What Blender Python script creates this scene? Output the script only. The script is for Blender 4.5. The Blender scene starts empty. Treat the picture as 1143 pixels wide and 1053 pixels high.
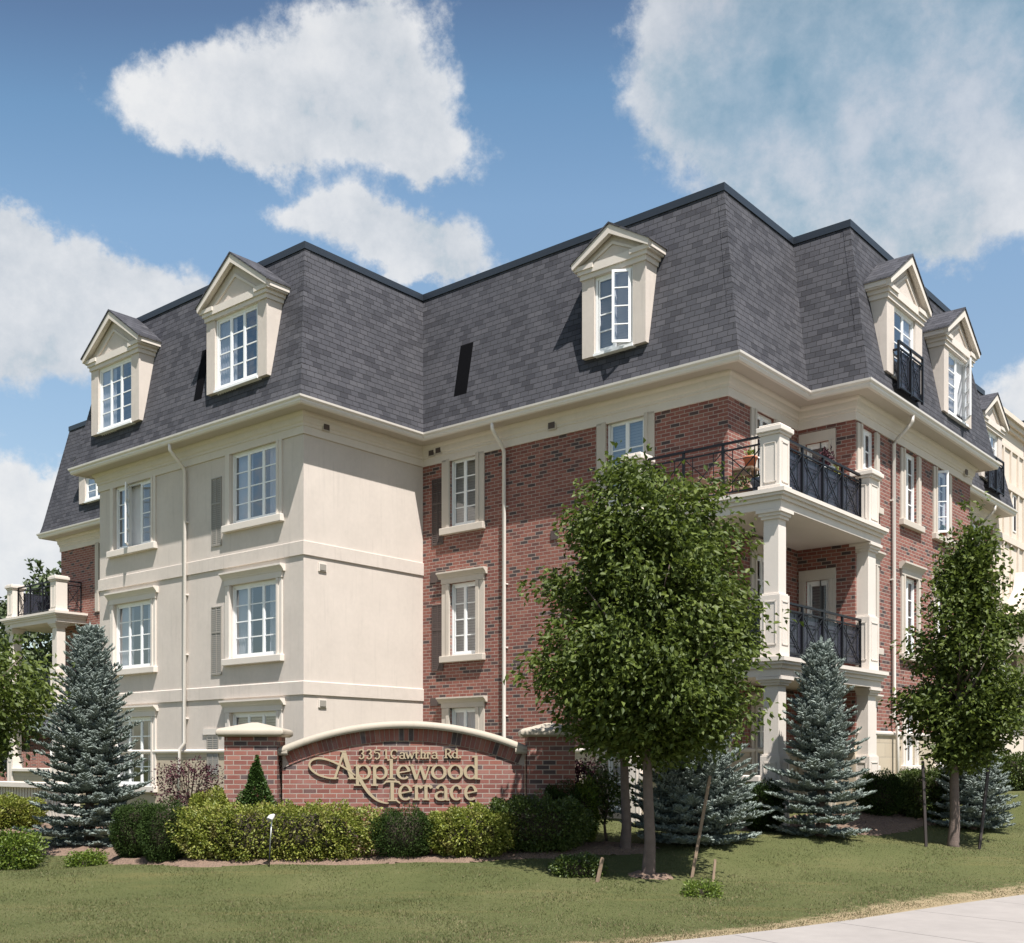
import bpy, bmesh, math, random
import numpy as np
from mathutils import Vector, Matrix
random.seed(7); rng = np.random.default_rng(11)
sc = bpy.context.scene; COL = sc.collection
PI = math.pi

# ------------------------------------------------------------------ camera, light, exposure
F_PX, CX, HZ, CAM_H = 1245.0, 571.5, 848.0, 1.75      # measured on the photograph (1143 x 1053)
cd = bpy.data.cameras.new("camera"); cam = bpy.data.objects.new("camera", cd); COL.objects.link(cam)
cam.location = (0, 0, CAM_H); cam.rotation_euler = (PI / 2, 0, 0)
cd.sensor_fit = 'HORIZONTAL'; cd.sensor_width = 36; cd.lens = 36 * F_PX / 1143
cd.shift_y = (HZ - 526.5) / 1143; cd.clip_end = 4000; cd.clip_start = .05
sc.camera = cam
sc.view_settings.view_transform = 'Standard'; sc.view_settings.look = 'None'
sc.view_settings.exposure = 0.90; sc.view_settings.gamma = 1
U = Vector((.6414, .7672)); V = Vector((-.7672, .6414)); S0 = Vector((-4.39, 23.5))
sun_dir = Vector((-.25 * U.x - .48 * V.x, -.25 * U.y - .48 * V.y, 1.0)).normalized()
ld = bpy.data.lights.new("sun", 'SUN'); ld.energy = 4.9; ld.angle = math.radians(.5); ld.color = (1, .96, .91)
sun = bpy.data.objects.new("sun", ld); COL.objects.link(sun)
sun.rotation_euler = sun_dir.to_track_quat('Z', 'Y').to_euler()

class NT:
    """small helper for node trees"""
    def __init__(s, tree): s.t = tree; s.n = tree.nodes; s.l = tree.links
    def node(s, typ, props=None, **ins):
        n = s.n.new(typ)
        for k, v in (props or {}).items(): setattr(n, k, v)
        for k, v in ins.items():
            key = int(k[1:]) if k[0] == 'i' and k[1:].isdigit() else k.replace('_', ' ')
            s.put(n.inputs[key], v)
        return n
    def put(s, sock, v):
        if isinstance(v, bpy.types.NodeSocket): s.l.new(v, sock)
        elif isinstance(v, bpy.types.Node): s.l.new(v.outputs[0], sock)
        else:
            if isinstance(v, tuple) and len(v) == 3 and sock.type == 'RGBA': v = v + (1,)
            sock.default_value = v
    def m(s, op, a, b=0.0, c=0.0, clamp=False):
        n = s.n.new('ShaderNodeMath'); n.operation = op; n.use_clamp = clamp
        s.put(n.inputs[0], a); s.put(n.inputs[1], b); s.put(n.inputs[2], c); return n.outputs[0]
    def mix(s, f, a, b, bt='MIX'):
        n = s.n.new('ShaderNodeMix'); n.data_type = 'RGBA'; n.blend_type = bt
        s.put(n.inputs[0], f); s.put(n.inputs[6], a); s.put(n.inputs[7], b); return n.outputs[2]
    def noise(s, vec, scale, detail=3, rough=.5, out=0):
        n = s.node('ShaderNodeTexNoise', Scale=float(scale), Detail=float(detail), Roughness=float(rough))
        if vec is not None: s.put(n.inputs['Vector'], vec)
        return n.outputs[out]
    def ramp(s, f, stops, interp='LINEAR'):
        n = s.n.new('ShaderNodeValToRGB'); r = n.color_ramp; r.interpolation = interp
        while len(r.elements) > 1: r.elements.remove(r.elements[0])
        r.elements[0].position = stops[0][0]; r.elements[0].color = tuple(stops[0][1]) + (1,)
        for p, c in stops[1:]:
            e = r.elements.new(p); e.color = tuple(c) + (1,)
        s.put(n.inputs[0], f); return n.outputs[0]
    def smooth(s, v, lo, hi):
        n = s.n.new('ShaderNodeMapRange'); n.interpolation_type = 'SMOOTHSTEP'
        s.put(n.inputs[0], v); s.put(n.inputs[1], lo); s.put(n.inputs[2], hi); return n.outputs[0]

# ------------------------------------------------------------------ sky with clouds (world, by direction)
W_STR = .1
world = bpy.data.worlds.new("World"); sc.world = world; world.use_nodes = True
wt = NT(world.node_tree); wt.n.clear()
sky = wt.node('ShaderNodeTexSky', dict(sky_type='NISHITA', sun_disc=False))
sky.sun_elevation = math.asin(sun_dir.z); sky.sun_rotation = math.atan2(sun_dir.x, sun_dir.y)
sky.air_density = 1.0; sky.dust_density = 1.2; sky.ozone_density = 1.0; sky.altitude = 100
tc = wt.node('ShaderNodeTexCoord').outputs['Generated']
nz1 = wt.noise(tc, 9.0, 8, .6, 1)
off = wt.node('ShaderNodeVectorMath', dict(operation='SUBTRACT')); wt.put(off.inputs[0], nz1); off.inputs[1].default_value = (.5, .5, .5)
offs = wt.node('ShaderNodeVectorMath', dict(operation='SCALE')); wt.put(offs.inputs[0], off); offs.inputs['Scale'].default_value = .10
dirv = wt.node('ShaderNodeVectorMath', dict(operation='ADD')); wt.put(dirv.inputs[0], tc); wt.put(dirv.inputs[1], offs)
sx = wt.node('ShaderNodeSeparateXYZ'); wt.put(sx.inputs[0], dirv)
az = wt.m('ARCTAN2', sx.outputs[0], sx.outputs[1]); el = wt.m('ARCSINE', wt.m('MAXIMUM', wt.m('MINIMUM', sx.outputs[2], 1.0), -1.0))
def azel(px, py):
    x = (px - CX) / F_PX; z = (HZ - py) / F_PX
    return math.atan2(x, 1), math.atan2(z, math.hypot(1, x))
# (px, py, rx, ry, weight): where each cloud mass stands in the sky, kept as azimuth and elevation
CLOUDS = [(395, 50, 105, 90, 1), (300, 140, 150, 62, 1.1), (420, 115, 110, 70, 1), (485, 178, 50, 36, 1.0), (215, 125, 80, 50, .6),
          (420, 270, 95, 42, 1.1), (480, 300, 80, 36, 1), (350, 250, 60, 24, .6),
          (60, 340, 125, 85, 1.2), (20, 280, 60, 50, 1), (150, 330, 85, 52, 1), (-40, 390, 120, 70, 1),
          (20, 590, 110, 80, 1.1), (-60, 640, 160, 90, 1.1), (60, 545, 60, 30, .7),
          (850, 60, 160, 130, 1.0), (1010, 60, 230, 160, 1.1), (1060, 225, 150, 72, 1.15), (900, 235, 130, 68, 1.0), (1160, 120, 160, 140, 1.1),
          (770, 60, 80, 120, .75), (1130, 450, 90, 60, .8), (1230, 560, 160, 90, 1)]
BEHIND = [(2.4, .5, .5, .2), (-2.6, .7, .6, .25), (3.0, .25, .7, .1), (1.5, .35, .4, .14), (-1.5, .5, .35, .2), (-2.0, .2, .5, .08)]
tot = None
def blob(a0, e0, ra, re, w):
    dx = wt.m('DIVIDE', wt.m('SUBTRACT', az, a0), ra); dy = wt.m('DIVIDE', wt.m('SUBTRACT', el, e0), re)
    d = wt.m('ADD', wt.m('MULTIPLY', dx, dx), wt.m('MULTIPLY', dy, dy))
    return wt.m('MULTIPLY', wt.m('POWER', 2.718, wt.m('MULTIPLY', d, -1.1)), w)
for px, py, rx, ry, w in CLOUDS:
    a0, e0 = azel(px, py); a1, _ = azel(px + rx, py); _, e1 = azel(px, py - ry)
    b = blob(a0, e0, abs(a1 - a0), abs(e1 - e0), w); tot = b if tot is None else wt.m('ADD', tot, b)
for a0, e0, ra, re in BEHIND: tot = wt.m('ADD', tot, blob(a0, e0, ra, re, 1.0))
fine = wt.noise(tc, 13, 12, .66); big = wt.noise(tc, 4.5, 5, .55)
dens = wt.m('ADD', tot, wt.m('MULTIPLY', wt.m('SUBTRACT', fine, .5), 1.75))
up = wt.node('ShaderNodeVectorMath', dict(operation='ADD')); wt.put(up.inputs[0], tc); up.inputs[1].default_value = (.012, -.01, .030)
relief = wt.m('SUBTRACT', fine, wt.noise(up.outputs[0], 13, 12, .66))
up2 = wt.node('ShaderNodeVectorMath', dict(operation='ADD')); wt.put(up2.inputs[0], tc); up2.inputs[1].default_value = (.03, -.02, .08)
relief2 = wt.m('SUBTRACT', big, wt.noise(up2.outputs[0], 4.5, 5, .55))
alpha = wt.smooth(dens, .38, .84)
shade = wt.m('ADD', wt.m('ADD', .70, wt.m('MULTIPLY', relief, 1.0)), wt.m('ADD', wt.m('MULTIPLY', relief2, 1.3), wt.m('MULTIPLY', wt.m('SUBTRACT', wt.noise(tc, 7, 6, .55), .5), .45)))
# the high right-hand cloud is a thin grey-blue veil, the lower ones are white cumulus
right_hi = wt.m('MULTIPLY', wt.smooth(az, .02, .22), wt.smooth(el, .36, .54))
ccol = wt.ramp(wt.m('SUBTRACT', shade, wt.m('MULTIPLY', right_hi, .56)), [(.0, (1.3, 2.1, 2.65)), (.25, (2.2, 2.8, 3.25)), (.48, (3.4, 3.6, 3.85)), (.72, (4.1, 4.2, 4.35)), (1.0, (4.75, 4.75, 4.75))])
hs = wt.node('ShaderNodeMix', dict(data_type='RGBA', blend_type='MULTIPLY')); wt.put(hs.inputs[0], 1.0); wt.put(hs.inputs[6], sky.outputs[0]); 
s0_ = wt.node('ShaderNodeSeparateXYZ'); wt.put(s0_.inputs[0], tc); az0 = wt.m('ARCTAN2', s0_.outputs[0], s0_.outputs[1]); el0 = wt.m('ARCSINE', wt.m('MAXIMUM', wt.m('MINIMUM', s0_.outputs[2], 1.0), -1.0))
deep = wt.m('ADD', el0, wt.m('MULTIPLY', wt.m('MAXIMUM', wt.m('SUBTRACT', -.1, az0), 0.0), .14))
wt.put(hs.inputs[7], wt.ramp(deep, [(.25, (1.02, .95, .84)), (.46, (1.02, 1.09, 1.01)), (.54, (.80, .95, .92)), (.60, (.62, .69, .71)), (.9, (.56, .63, .68))]))
allc = wt.mix(wt.m('MULTIPLY', alpha, wt.m('SUBTRACT', .93, wt.m('MULTIPLY', right_hi, .22))), hs.outputs[2], ccol)
bg = wt.node('ShaderNodeBackground', Color=allc, Strength=W_STR)
wt.l.new(bg.outputs[0], wt.node('ShaderNodeOutputWorld').inputs[0])

# ------------------------------------------------------------------ materials
def mat(name):
    m = bpy.data.materials.new(name); m.use_nodes = True; t = NT(m.node_tree); t.n.clear()
    out = t.node('ShaderNodeOutputMaterial'); b = t.node('ShaderNodeBsdfPrincipled'); t.l.new(b.outputs[0], out.inputs[0])
    t.out = out; return m, t, b
def bump(t, b, h, dist=.01, strength=.6):
    n = t.node('ShaderNodeBump', Strength=strength, Distance=dist); t.put(n.inputs['Height'], h); t.l.new(n.outputs[0], b.inputs['Normal'])
def plain(name, col, rough=.6, var=.12, scale=3.0, bmp=0.0, bscale=60, metal=0.0, streak=0.0, spec=.5):
    m, t, b = mat(name); oc = t.node('ShaderNodeTexCoord').outputs['Object']
    n = t.m('ADD', t.m('MULTIPLY', t.noise(oc, scale, 5, .6), .7), t.m('MULTIPLY', t.noise(oc, scale * 9, 3), .3))
    c = t.ramp(n, [(.25, [x * (1 - var) for x in col]), (.75, [min(1, x * (1 + var)) for x in col])])
    if streak:
        mp = t.node('ShaderNodeMapping'); t.put(mp.inputs[0], oc); mp.inputs['Scale'].default_value = (5, 5, .35)
        s = t.smooth(t.noise(mp.outputs[0], 2.0, 5, .6), .52, .78); c = t.mix(t.m('MULTIPLY', s, streak), c, tuple(x * .62 for x in col))
    t.put(b.inputs['Base Color'], c); b.inputs['Roughness'].default_value = rough; b.inputs['Metallic'].default_value = metal
    b.inputs['Specular IOR Level'].default_value = spec
    if bmp: bump(t, b, t.noise(oc, bscale, 4, .6), .006, bmp)
    return m
def wallcoord(t):
    """(run along the wall, height) in metres, chosen by the wall's own normal"""
    c = t.node('ShaderNodeTexCoord'); p = t.node('ShaderNodeSeparateXYZ'); t.put(p.inputs[0], c.outputs['Object'])
    n = t.node('ShaderNodeSeparateXYZ'); t.put(n.inputs[0], c.outputs['Normal'])
    isx = t.m('GREATER_THAN', t.m('ABSOLUTE', n.outputs[0]), t.m('ABSOLUTE', n.outputs[1]))
    run = t.m('ADD', t.m('MULTIPLY', p.outputs[1], isx), t.m('MULTIPLY', p.outputs[0], t.m('SUBTRACT', 1.0, isx)))
    cc = t.node('ShaderNodeCombineXYZ'); t.put(cc.inputs[0], run); t.put(cc.inputs[1], p.outputs[2])
    return cc.outputs[0], c.outputs['Object'], p
def bricklike(t, vec, w, h, mortar, smooth=.1, offset=.5):
    n = t.node('ShaderNodeTexBrick', dict(offset=offset), Vector=vec, Color1=(0, 0, 0), Color2=(1, 1, 1), Mortar=(.5, .5, .5))
    n.inputs['Scale'].default_value = 1; n.inputs['Mortar Size'].default_value = mortar; n.inputs['Mortar Smooth'].default_value = smooth
    n.inputs['Brick Width'].default_value = w; n.inputs['Row Height'].default_value = h; n.inputs['Bias'].default_value = 0
    return n
RED = [(0, (.048, .036, .037)), (.10, (.058, .042, .042)), (.13, (.10, .048, .042)), (.17, (.175, .058, .045)), (.45, (.225, .074, .055)), (.72, (.27, .098, .070)), (.9, (.235, .084, .062)), (1, (.31, .13, .095))]
def brick(name, efflo=0.0):
    m, t, b = mat(name); vec, oc, _ = wallcoord(t)
    n = bricklike(t, vec, .212, .0757, .0075)
    c = t.ramp(n.outputs[0], RED)
    c = t.mix(t.m('MULTIPLY', t.noise(oc, 45, 4, .65), .55), c, t.mix(.5, c, (.10, .05, .045)))
    if efflo:
        e = t.smooth(t.noise(oc, 2.2, 6, .7), .42, .8); c = t.mix(t.m('MULTIPLY', e, efflo), c, (.30, .205, .20))
    mort = t.mix(t.noise(oc, 8, 3), (.25, .20, .17), (.40, .33, .28))
    c = t.mix(n.outputs[1], c, mort)
    big = t.smooth(t.noise(oc, .55, 4, .6), .3, .75); c = t.mix(t.m('MULTIPLY', big, .22), c, t.mix(.6, c, (.05, .025, .022)))
    t.put(b.inputs['Base Color'], c); b.inputs['Roughness'].default_value = .85
    h = t.m('SUBTRACT', t.m('MULTIPLY', t.noise(oc, 90, 3), .35), n.outputs[1]); bump(t, b, h, .006, .8)
    return m
def shingles(name):
    m, t, b = mat(name); vec, oc, p = wallcoord(t)
    jit = t.node('ShaderNodeVectorMath', dict(operation='SCALE')); t.put(jit.inputs[0], t.noise(oc, 1.3, 2, .5, 1)); jit.inputs['Scale'].default_value = .03
    v2 = t.node('ShaderNodeVectorMath', dict(operation='ADD')); t.put(v2.inputs[0], vec); t.put(v2.inputs[1], jit)
    n = bricklike(t, v2.outputs[0], .22, .12, .005, .2, .5)
    n2 = bricklike(t, v2.outputs[0], .44, .12, .001, .2, .37)
    r = t.m('ADD', t.m('MULTIPLY', n.outputs[0], .72), t.m('MULTIPLY', n2.outputs[0], .28))
    c = t.ramp(r, [(0, (.018, .018, .024)), (.24, (.023, .023, .030)), (.33, (.037, .037, .045)), (.55, (.047, .047, .056)), (.78, (.054, .053, .062)), (1, (.068, .067, .076))])
    c = t.mix(t.m('MULTIPLY', t.noise(oc, 160, 3, .7), .6), c, t.mix(.5, c, (.10, .10, .11)))
    w = t.smooth(t.noise(oc, .5, 4, .6), .35, .75); c = t.mix(t.m('MULTIPLY', w, .25), c, (.04, .04, .045))
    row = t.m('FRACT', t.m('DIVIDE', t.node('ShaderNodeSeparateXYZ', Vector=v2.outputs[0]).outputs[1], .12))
    c = t.mix(n.outputs[1], c, (.012, .011, .009)); c = t.mix(t.m('MULTIPLY', t.m('LESS_THAN', row, .11), .55), c, (.020, .018, .022))  # dark line along each course paints the shadow under the shingle edges
    t.put(b.inputs['Base Color'], c); b.inputs['Roughness'].default_value = .8; b.inputs['Specular IOR Level'].default_value = .3
    h = t.m('ADD', t.m('MULTIPLY', t.m('SUBTRACT', 1.0, row), 1.0), t.m('ADD', t.m('MULTIPLY', n.outputs[1], -.4), t.m('ADD', t.m('MULTIPLY', r, .35), t.m('MULTIPLY', t.noise(oc, 220, 2), .25))))
    bump(t, b, h, .012, .9); return m
def stone(name):
    m, t, b = mat(name); vec, oc, _ = wallcoord(t)
    n = bricklike(t, vec, .6, .30, .005)
    c = t.mix(n.outputs[0], (.43, .36, .27), (.50, .42, .315)); c = t.mix(t.m('MULTIPLY', t.noise(oc, 30, 4, .7), .4), c, (.40, .33, .24))
    c = t.mix(n.outputs[1], c, (.30, .26, .21)); t.put(b.inputs['Base Color'], c); b.inputs['Roughness'].default_value = .85
    bump(t, b, t.m('SUBTRACT', t.m('MULTIPLY', t.noise(oc, 80, 3), .3), n.outputs[1]), .005, .6); return m
def glass(name, tint=(.62, .64, .68), refl=.12):
    m, t, b = mat(name); t.n.remove(b)
    oc = t.node('ShaderNodeTexCoord').outputs['Object']
    g = t.node('ShaderNodeBsdfGlossy', Color=(.93, .96, 1.0)); g.inputs['Roughness'].default_value = .015
    bp = t.node('ShaderNodeBump', Strength=.22, Distance=.02); t.put(bp.inputs['Height'], t.noise(oc, 1.6, 2)); t.l.new(bp.outputs[0], g.inputs['Normal'])
    tr = t.node('ShaderNodeBsdfTransparent', Color=tint); gm = t.node('ShaderNodeNewGeometry'); dt = t.node('ShaderNodeVectorMath', dict(operation='DOT_PRODUCT')); t.put(dt.inputs[0], gm.outputs['Normal']); t.put(dt.inputs[1], gm.outputs['Incoming'])
    fr = t.m('ADD', t.m('MULTIPLY', t.m('POWER', t.m('SUBTRACT', 1.0, t.m('ABSOLUTE', dt.outputs['Value'])), 4.0), .8), .06)
    mx = t.node('ShaderNodeMixShader'); t.put(mx.inputs[0], t.m('ADD', fr, refl, clamp=True))
    t.l.new(tr.outputs[0], mx.inputs[1]); t.l.new(g.outputs[0], mx.inputs[2]); t.l.new(mx.outputs[0], t.out.inputs[0]); return m
def leafmat(name, stops, rough=.42, trans=.25, spec=.5, patch=None):
    m, t, b = mat(name); r = t.node('ShaderNodeNewGeometry').outputs['Random Per Island']
    oc = t.node('ShaderNodeTexCoord').outputs['Object']
    f = t.m('ADD', t.m('MULTIPLY', r, .65), t.m('MULTIPLY', t.noise(oc, 2.2, 3), .35))
    c = t.ramp(f, stops)
    if patch: c = t.mix(t.m('MULTIPLY', t.smooth(t.noise(oc, 5, 3), .5, .72), .8), c, patch)
    t.put(b.inputs['Base Color'], c); b.inputs['Roughness'].default_value = rough; b.inputs['Specular IOR Level'].default_value = spec
    tl = t.node('ShaderNodeBsdfTranslucent'); t.put(tl.inputs[0], t.mix(.5, c, (.16, .22, .03), 'ADD') if trans > .2 else c)
    mx = t.node('ShaderNodeMixShader'); mx.inputs[0].default_value = trans
    t.l.new(b.outputs[0], mx.inputs[1]); t.l.new(tl.outputs[0], mx.inputs[2]); t.l.new(mx.outputs[0], t.out.inputs[0]); return m
M = dict(
    stucco=plain('stucco', (.545, .482, .428), .9, .10, 1.1, .7, 110, streak=.30),
    block=plain('pale_stucco', (.60, .525, .445), .9, .06, 1.0, .4, 120, streak=.1),
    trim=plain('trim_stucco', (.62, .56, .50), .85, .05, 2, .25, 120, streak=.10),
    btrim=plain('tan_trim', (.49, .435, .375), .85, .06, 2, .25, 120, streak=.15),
    soffit=plain('soffit_metal', (.47, .42, .365), .55, .03, 2),
    gutter=plain('gutter_paint', (.66, .61, .555), .4, .04, 2),
    white=plain('white_vinyl', (.80, .80, .79), .35, .03, 4),
    brick=brick('red_brick'), sbrick=brick('weathered_red_brick', .42), stone=stone('stone_block'),
    shingle=shingles('asphalt_shingle'), cap=plain('roof_cap_metal', (.020, .026, .036), .45, .1, 3),
    black=plain('black_iron', (.006, .0065, .009), .45, .15, 6, spec=.3), dark=plain('dark_louvre', (.075, .055, .05), .6, .1, 3),
    grey=plain('grey_louvre', (.27, .25, .22), .6, .08, 3), blackhole=plain('duct_recess_dark', (.004, .004, .005), .9, .1, 3, spec=.05),
    curtain=plain('curtain_cloth', (.76, .75, .75), .9, .06, 3), blind=plain('blind_vinyl', (.62, .60, .56), .6, .04, 3),
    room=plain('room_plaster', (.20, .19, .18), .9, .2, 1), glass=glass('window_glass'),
    concrete=plain('concrete', (.265, .24, .222), .9, .16, .7, .6, 70), cast=plain('cast_stone', (.36, .315, .255), .8, .07, 3, .3, 90, streak=.25),
    letter=plain('letter_paint', (.36, .29, .19), .5, .05, 6), bark=plain('bark', (.13, .095, .080), .9, .35, 9, 1.0, 40),
    twig=plain('twig_and_core_dark', (.035, .026, .016), .95, .3, 5), wood=plain('weathered_wood', (.20, .14, .095), .85, .25, 7, .6, 50),
    post=plain('dark_stake', (.028, .020, .018), .6, .2, 6), asphalt=plain('asphalt', (.05, .05, .052), .9, .2, 2, .6, 200),
    terracotta=plain('terracotta', (.40, .14, .07), .8, .12, 8), plastic=plain('grey_plastic', (.10, .12, .16), .5, .1, 5),
    purple=plain('flower_purple', (.20, .08, .20), .7, .3, 20), brown=plain('brown_wall', (.20, .13, .09), .9, .1, 2, .3, 60),
    lwhite=plain('lamp_white', (.75, .75, .75), .35, .03, 5), roofing=plain('tar_roof', (.05, .05, .05), .95, .2, 1))
pm, pt_, pb = mat('smoked_panel'); pt_.n.remove(pb)
_a = pt_.node('ShaderNodeBsdfTransparent', Color=(.26, .26, .30)); _b = pt_.node('ShaderNodeBsdfPrincipled', Roughness=.25); _b.inputs['Base Color'].default_value = (.055, .058, .078, 1)
_m = pt_.node('ShaderNodeMixShader'); _m.inputs[0].default_value = .62; pt_.l.new(_a.outputs[0], _m.inputs[1]); pt_.l.new(_b.outputs[0], _m.inputs[2]); pt_.l.new(_m.outputs[0], pt_.out.inputs[0]); M['panel'] = pm
M['blackglass'] = plain('dark_window_glass', (.02, .024, .03), .04, .1, 2)
# soldier bricks: one colour per brick
sm_, st_, sb_ = mat('soldier_brick'); _r = st_.node('ShaderNodeNewGeometry').outputs['Random Per Island']; _oc = st_.node('ShaderNodeTexCoord').outputs['Object']
_c = st_.ramp(_r, RED); _c = st_.mix(st_.m('MULTIPLY', st_.smooth(st_.noise(_oc, 2.2, 6, .7), .42, .8), .4), _c, (.42, .30, .30)); st_.put(sb_.inputs['Base Color'], _c); sb_.inputs['Roughness'].default_value = .85
bump(st_, sb_, st_.noise(_oc, 90, 3), .004, .5); M['soldier'] = sm_
M['leaf'] = leafmat('pear_leaf', [(.1, (.032, .049, .009)), (.45, (.064, .089, .016)), (.8, (.106, .134, .026)), (1, (.135, .150, .038))], .55, .22, .28)
M['leaf2'] = leafmat('far_leaf', [(.1, (.035, .055, .02)), (.9, (.09, .12, .04))], .5, .2)
M['needle'] = leafmat('spruce_needle', [(.15, (.115, .142, .124)), (.5, (.195, .232, .208)), (.9, (.31, .35, .32))], .6, .08, .3)
M['gold'] = leafmat('spirea_leaf', [(.15, (.10, .13, .018)), (.5, (.175, .20, .032)), (.9, (.28, .275, .058))], .5, .25, .4, patch=(.19, .15, .06))
M['yew'] = leafmat('yew_needle', [(.15, (.018, .034, .009)), (.6, (.036, .062, .014)), (1, (.070, .105, .024))], .7, .15, .12)
M['box'] = leafmat('privet_leaf', [(.15, (.036, .062, .012)), (.6, (.072, .105, .020)), (1, (.125, .15, .035))], .45, .2, .45)
M['plum'] = leafmat('plum_leaf', [(.15, (.035, .012, .018)), (.6, (.070, .026, .034)), (1, (.14, .065, .07))], .7, .12, .15)
M['lime'] = leafmat('lime_leaf', [(.15, (.06, .10, .012)), (.6, (.11, .16, .02)), (1, (.19, .23, .04))], .5, .25, .4)
M['cedar'] = leafmat('cedar_spray', [(.15, (.022, .048, .010)), (.6, (.045, .085, .016)), (1, (.08, .13, .03))], .55, .15, .3)
M['blade'] = leafmat('grass_blade', [(.1, (.066, .082, .026)), (.55, (.094, .108, .037)), (.9, (.135, .136, .056))], .6, .2, .3, patch=(.125, .105, .05))
M['drygrass'] = leafmat('dry_grass_blade', [(.1, (.15, .115, .065)), (.9, (.25, .195, .12))], .8, .15, .2)
# lawn soil with turf colour; a dry margin is stored on the sheet itself
lm, lt, lb = mat('lawn_turf'); loc = lt.node('ShaderNodeTexCoord').outputs['Object']
lc = lt.ramp(lt.m('ADD', lt.m('MULTIPLY', lt.noise(loc, .55, 5, .6), .6), lt.m('MULTIPLY', lt.noise(loc, 30, 4, .7), .4)), [(.3, (.062, .074, .026)), (.5, (.090, .098, .037)), (.68, (.125, .122, .054))])
mpn = lt.node('ShaderNodeMapping'); lt.put(mpn.inputs[0], loc); mpn.inputs['Scale'].default_value = (.25, 2.2, 1)
lc = lt.mix(lt.m('MULTIPLY', lt.smooth(lt.noise(mpn.outputs[0], 1.1, 4, .6), .5, .72), .45), lc, (.15, .125, .05))
dry = lt.node('ShaderNodeAttribute', dict(attribute_name='dry')).outputs['Fac']
dm = lt.smooth(lt.m('ADD', dry, lt.m('MULTIPLY', lt.m('SUBTRACT', lt.noise(loc, 5, 5, .7), .5), 1.0)), .45, .75)
lc = lt.mix(dm, lc, lt.mix(lt.noise(loc, 25, 4, .7), (.20, .15, .085), (.36, .29, .18))); lt.put(lb.inputs['Base Color'], lc); lb.inputs['Roughness'].default_value = .95
lb.inputs['Specular IOR Level'].default_value = .15; bump(lt, lb, lt.noise(loc, 60, 5, .75), .03, .8); M['lawn'] = lm
mm, mt_, mb_ = mat('wood_mulch'); moc = mt_.node('ShaderNodeTexCoord').outputs['Object']
vor = mt_.node('ShaderNodeTexVoronoi', Scale=38.0); mt_.put(vor.inputs['Vector'], moc)
mt_.put(mb_.inputs['Base Color'], mt_.mix(mt_.noise(moc, 3, 4), mt_.mix(vor.outputs['Color'], (.10, .062, .045), (.24, .155, .11)), (.21, .145, .105)))
mb_.inputs['Roughness'].default_value = .95; bump(mt_, mb_, vor.outputs['Distance'], .03, 1); M['mulch'] = mm

# ------------------------------------------------------------------ mesh helpers
def link(name, me, m=None, parent=None, smooth=False):
    o = bpy.data.objects.new(name, me); COL.objects.link(o)
    if m is not None: me.materials.append(m)
    if parent is not None: o.parent = parent
    if smooth: me.polygons.foreach_set('use_smooth', [True] * len(me.polygons))
    return o
def tag(o, label, cat, group=None, kind=None):
    if label: o['label'] = label
    if cat: o['category'] = cat
    if group: o['group'] = group
    if kind: o['kind'] = kind
    return o
def empty(name, loc, label, cat, group=None, rz=0):
    o = bpy.data.objects.new(name, None); COL.objects.link(o); o.location = loc; o.rotation_euler = (0, 0, rz); o.empty_display_size = .2
    return tag(o, label, cat, group)
class Face:
    """a wall plane of the building: a runs along it, o points out of it"""
    def __init__(s, axis, c, sign=-1): s.axis, s.c, s.s = axis, c, sign
    def p(s, a, o, z): return (s.c + s.s * o, a, z) if s.axis == 'x' else (a, s.c + s.s * o, z)
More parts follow.
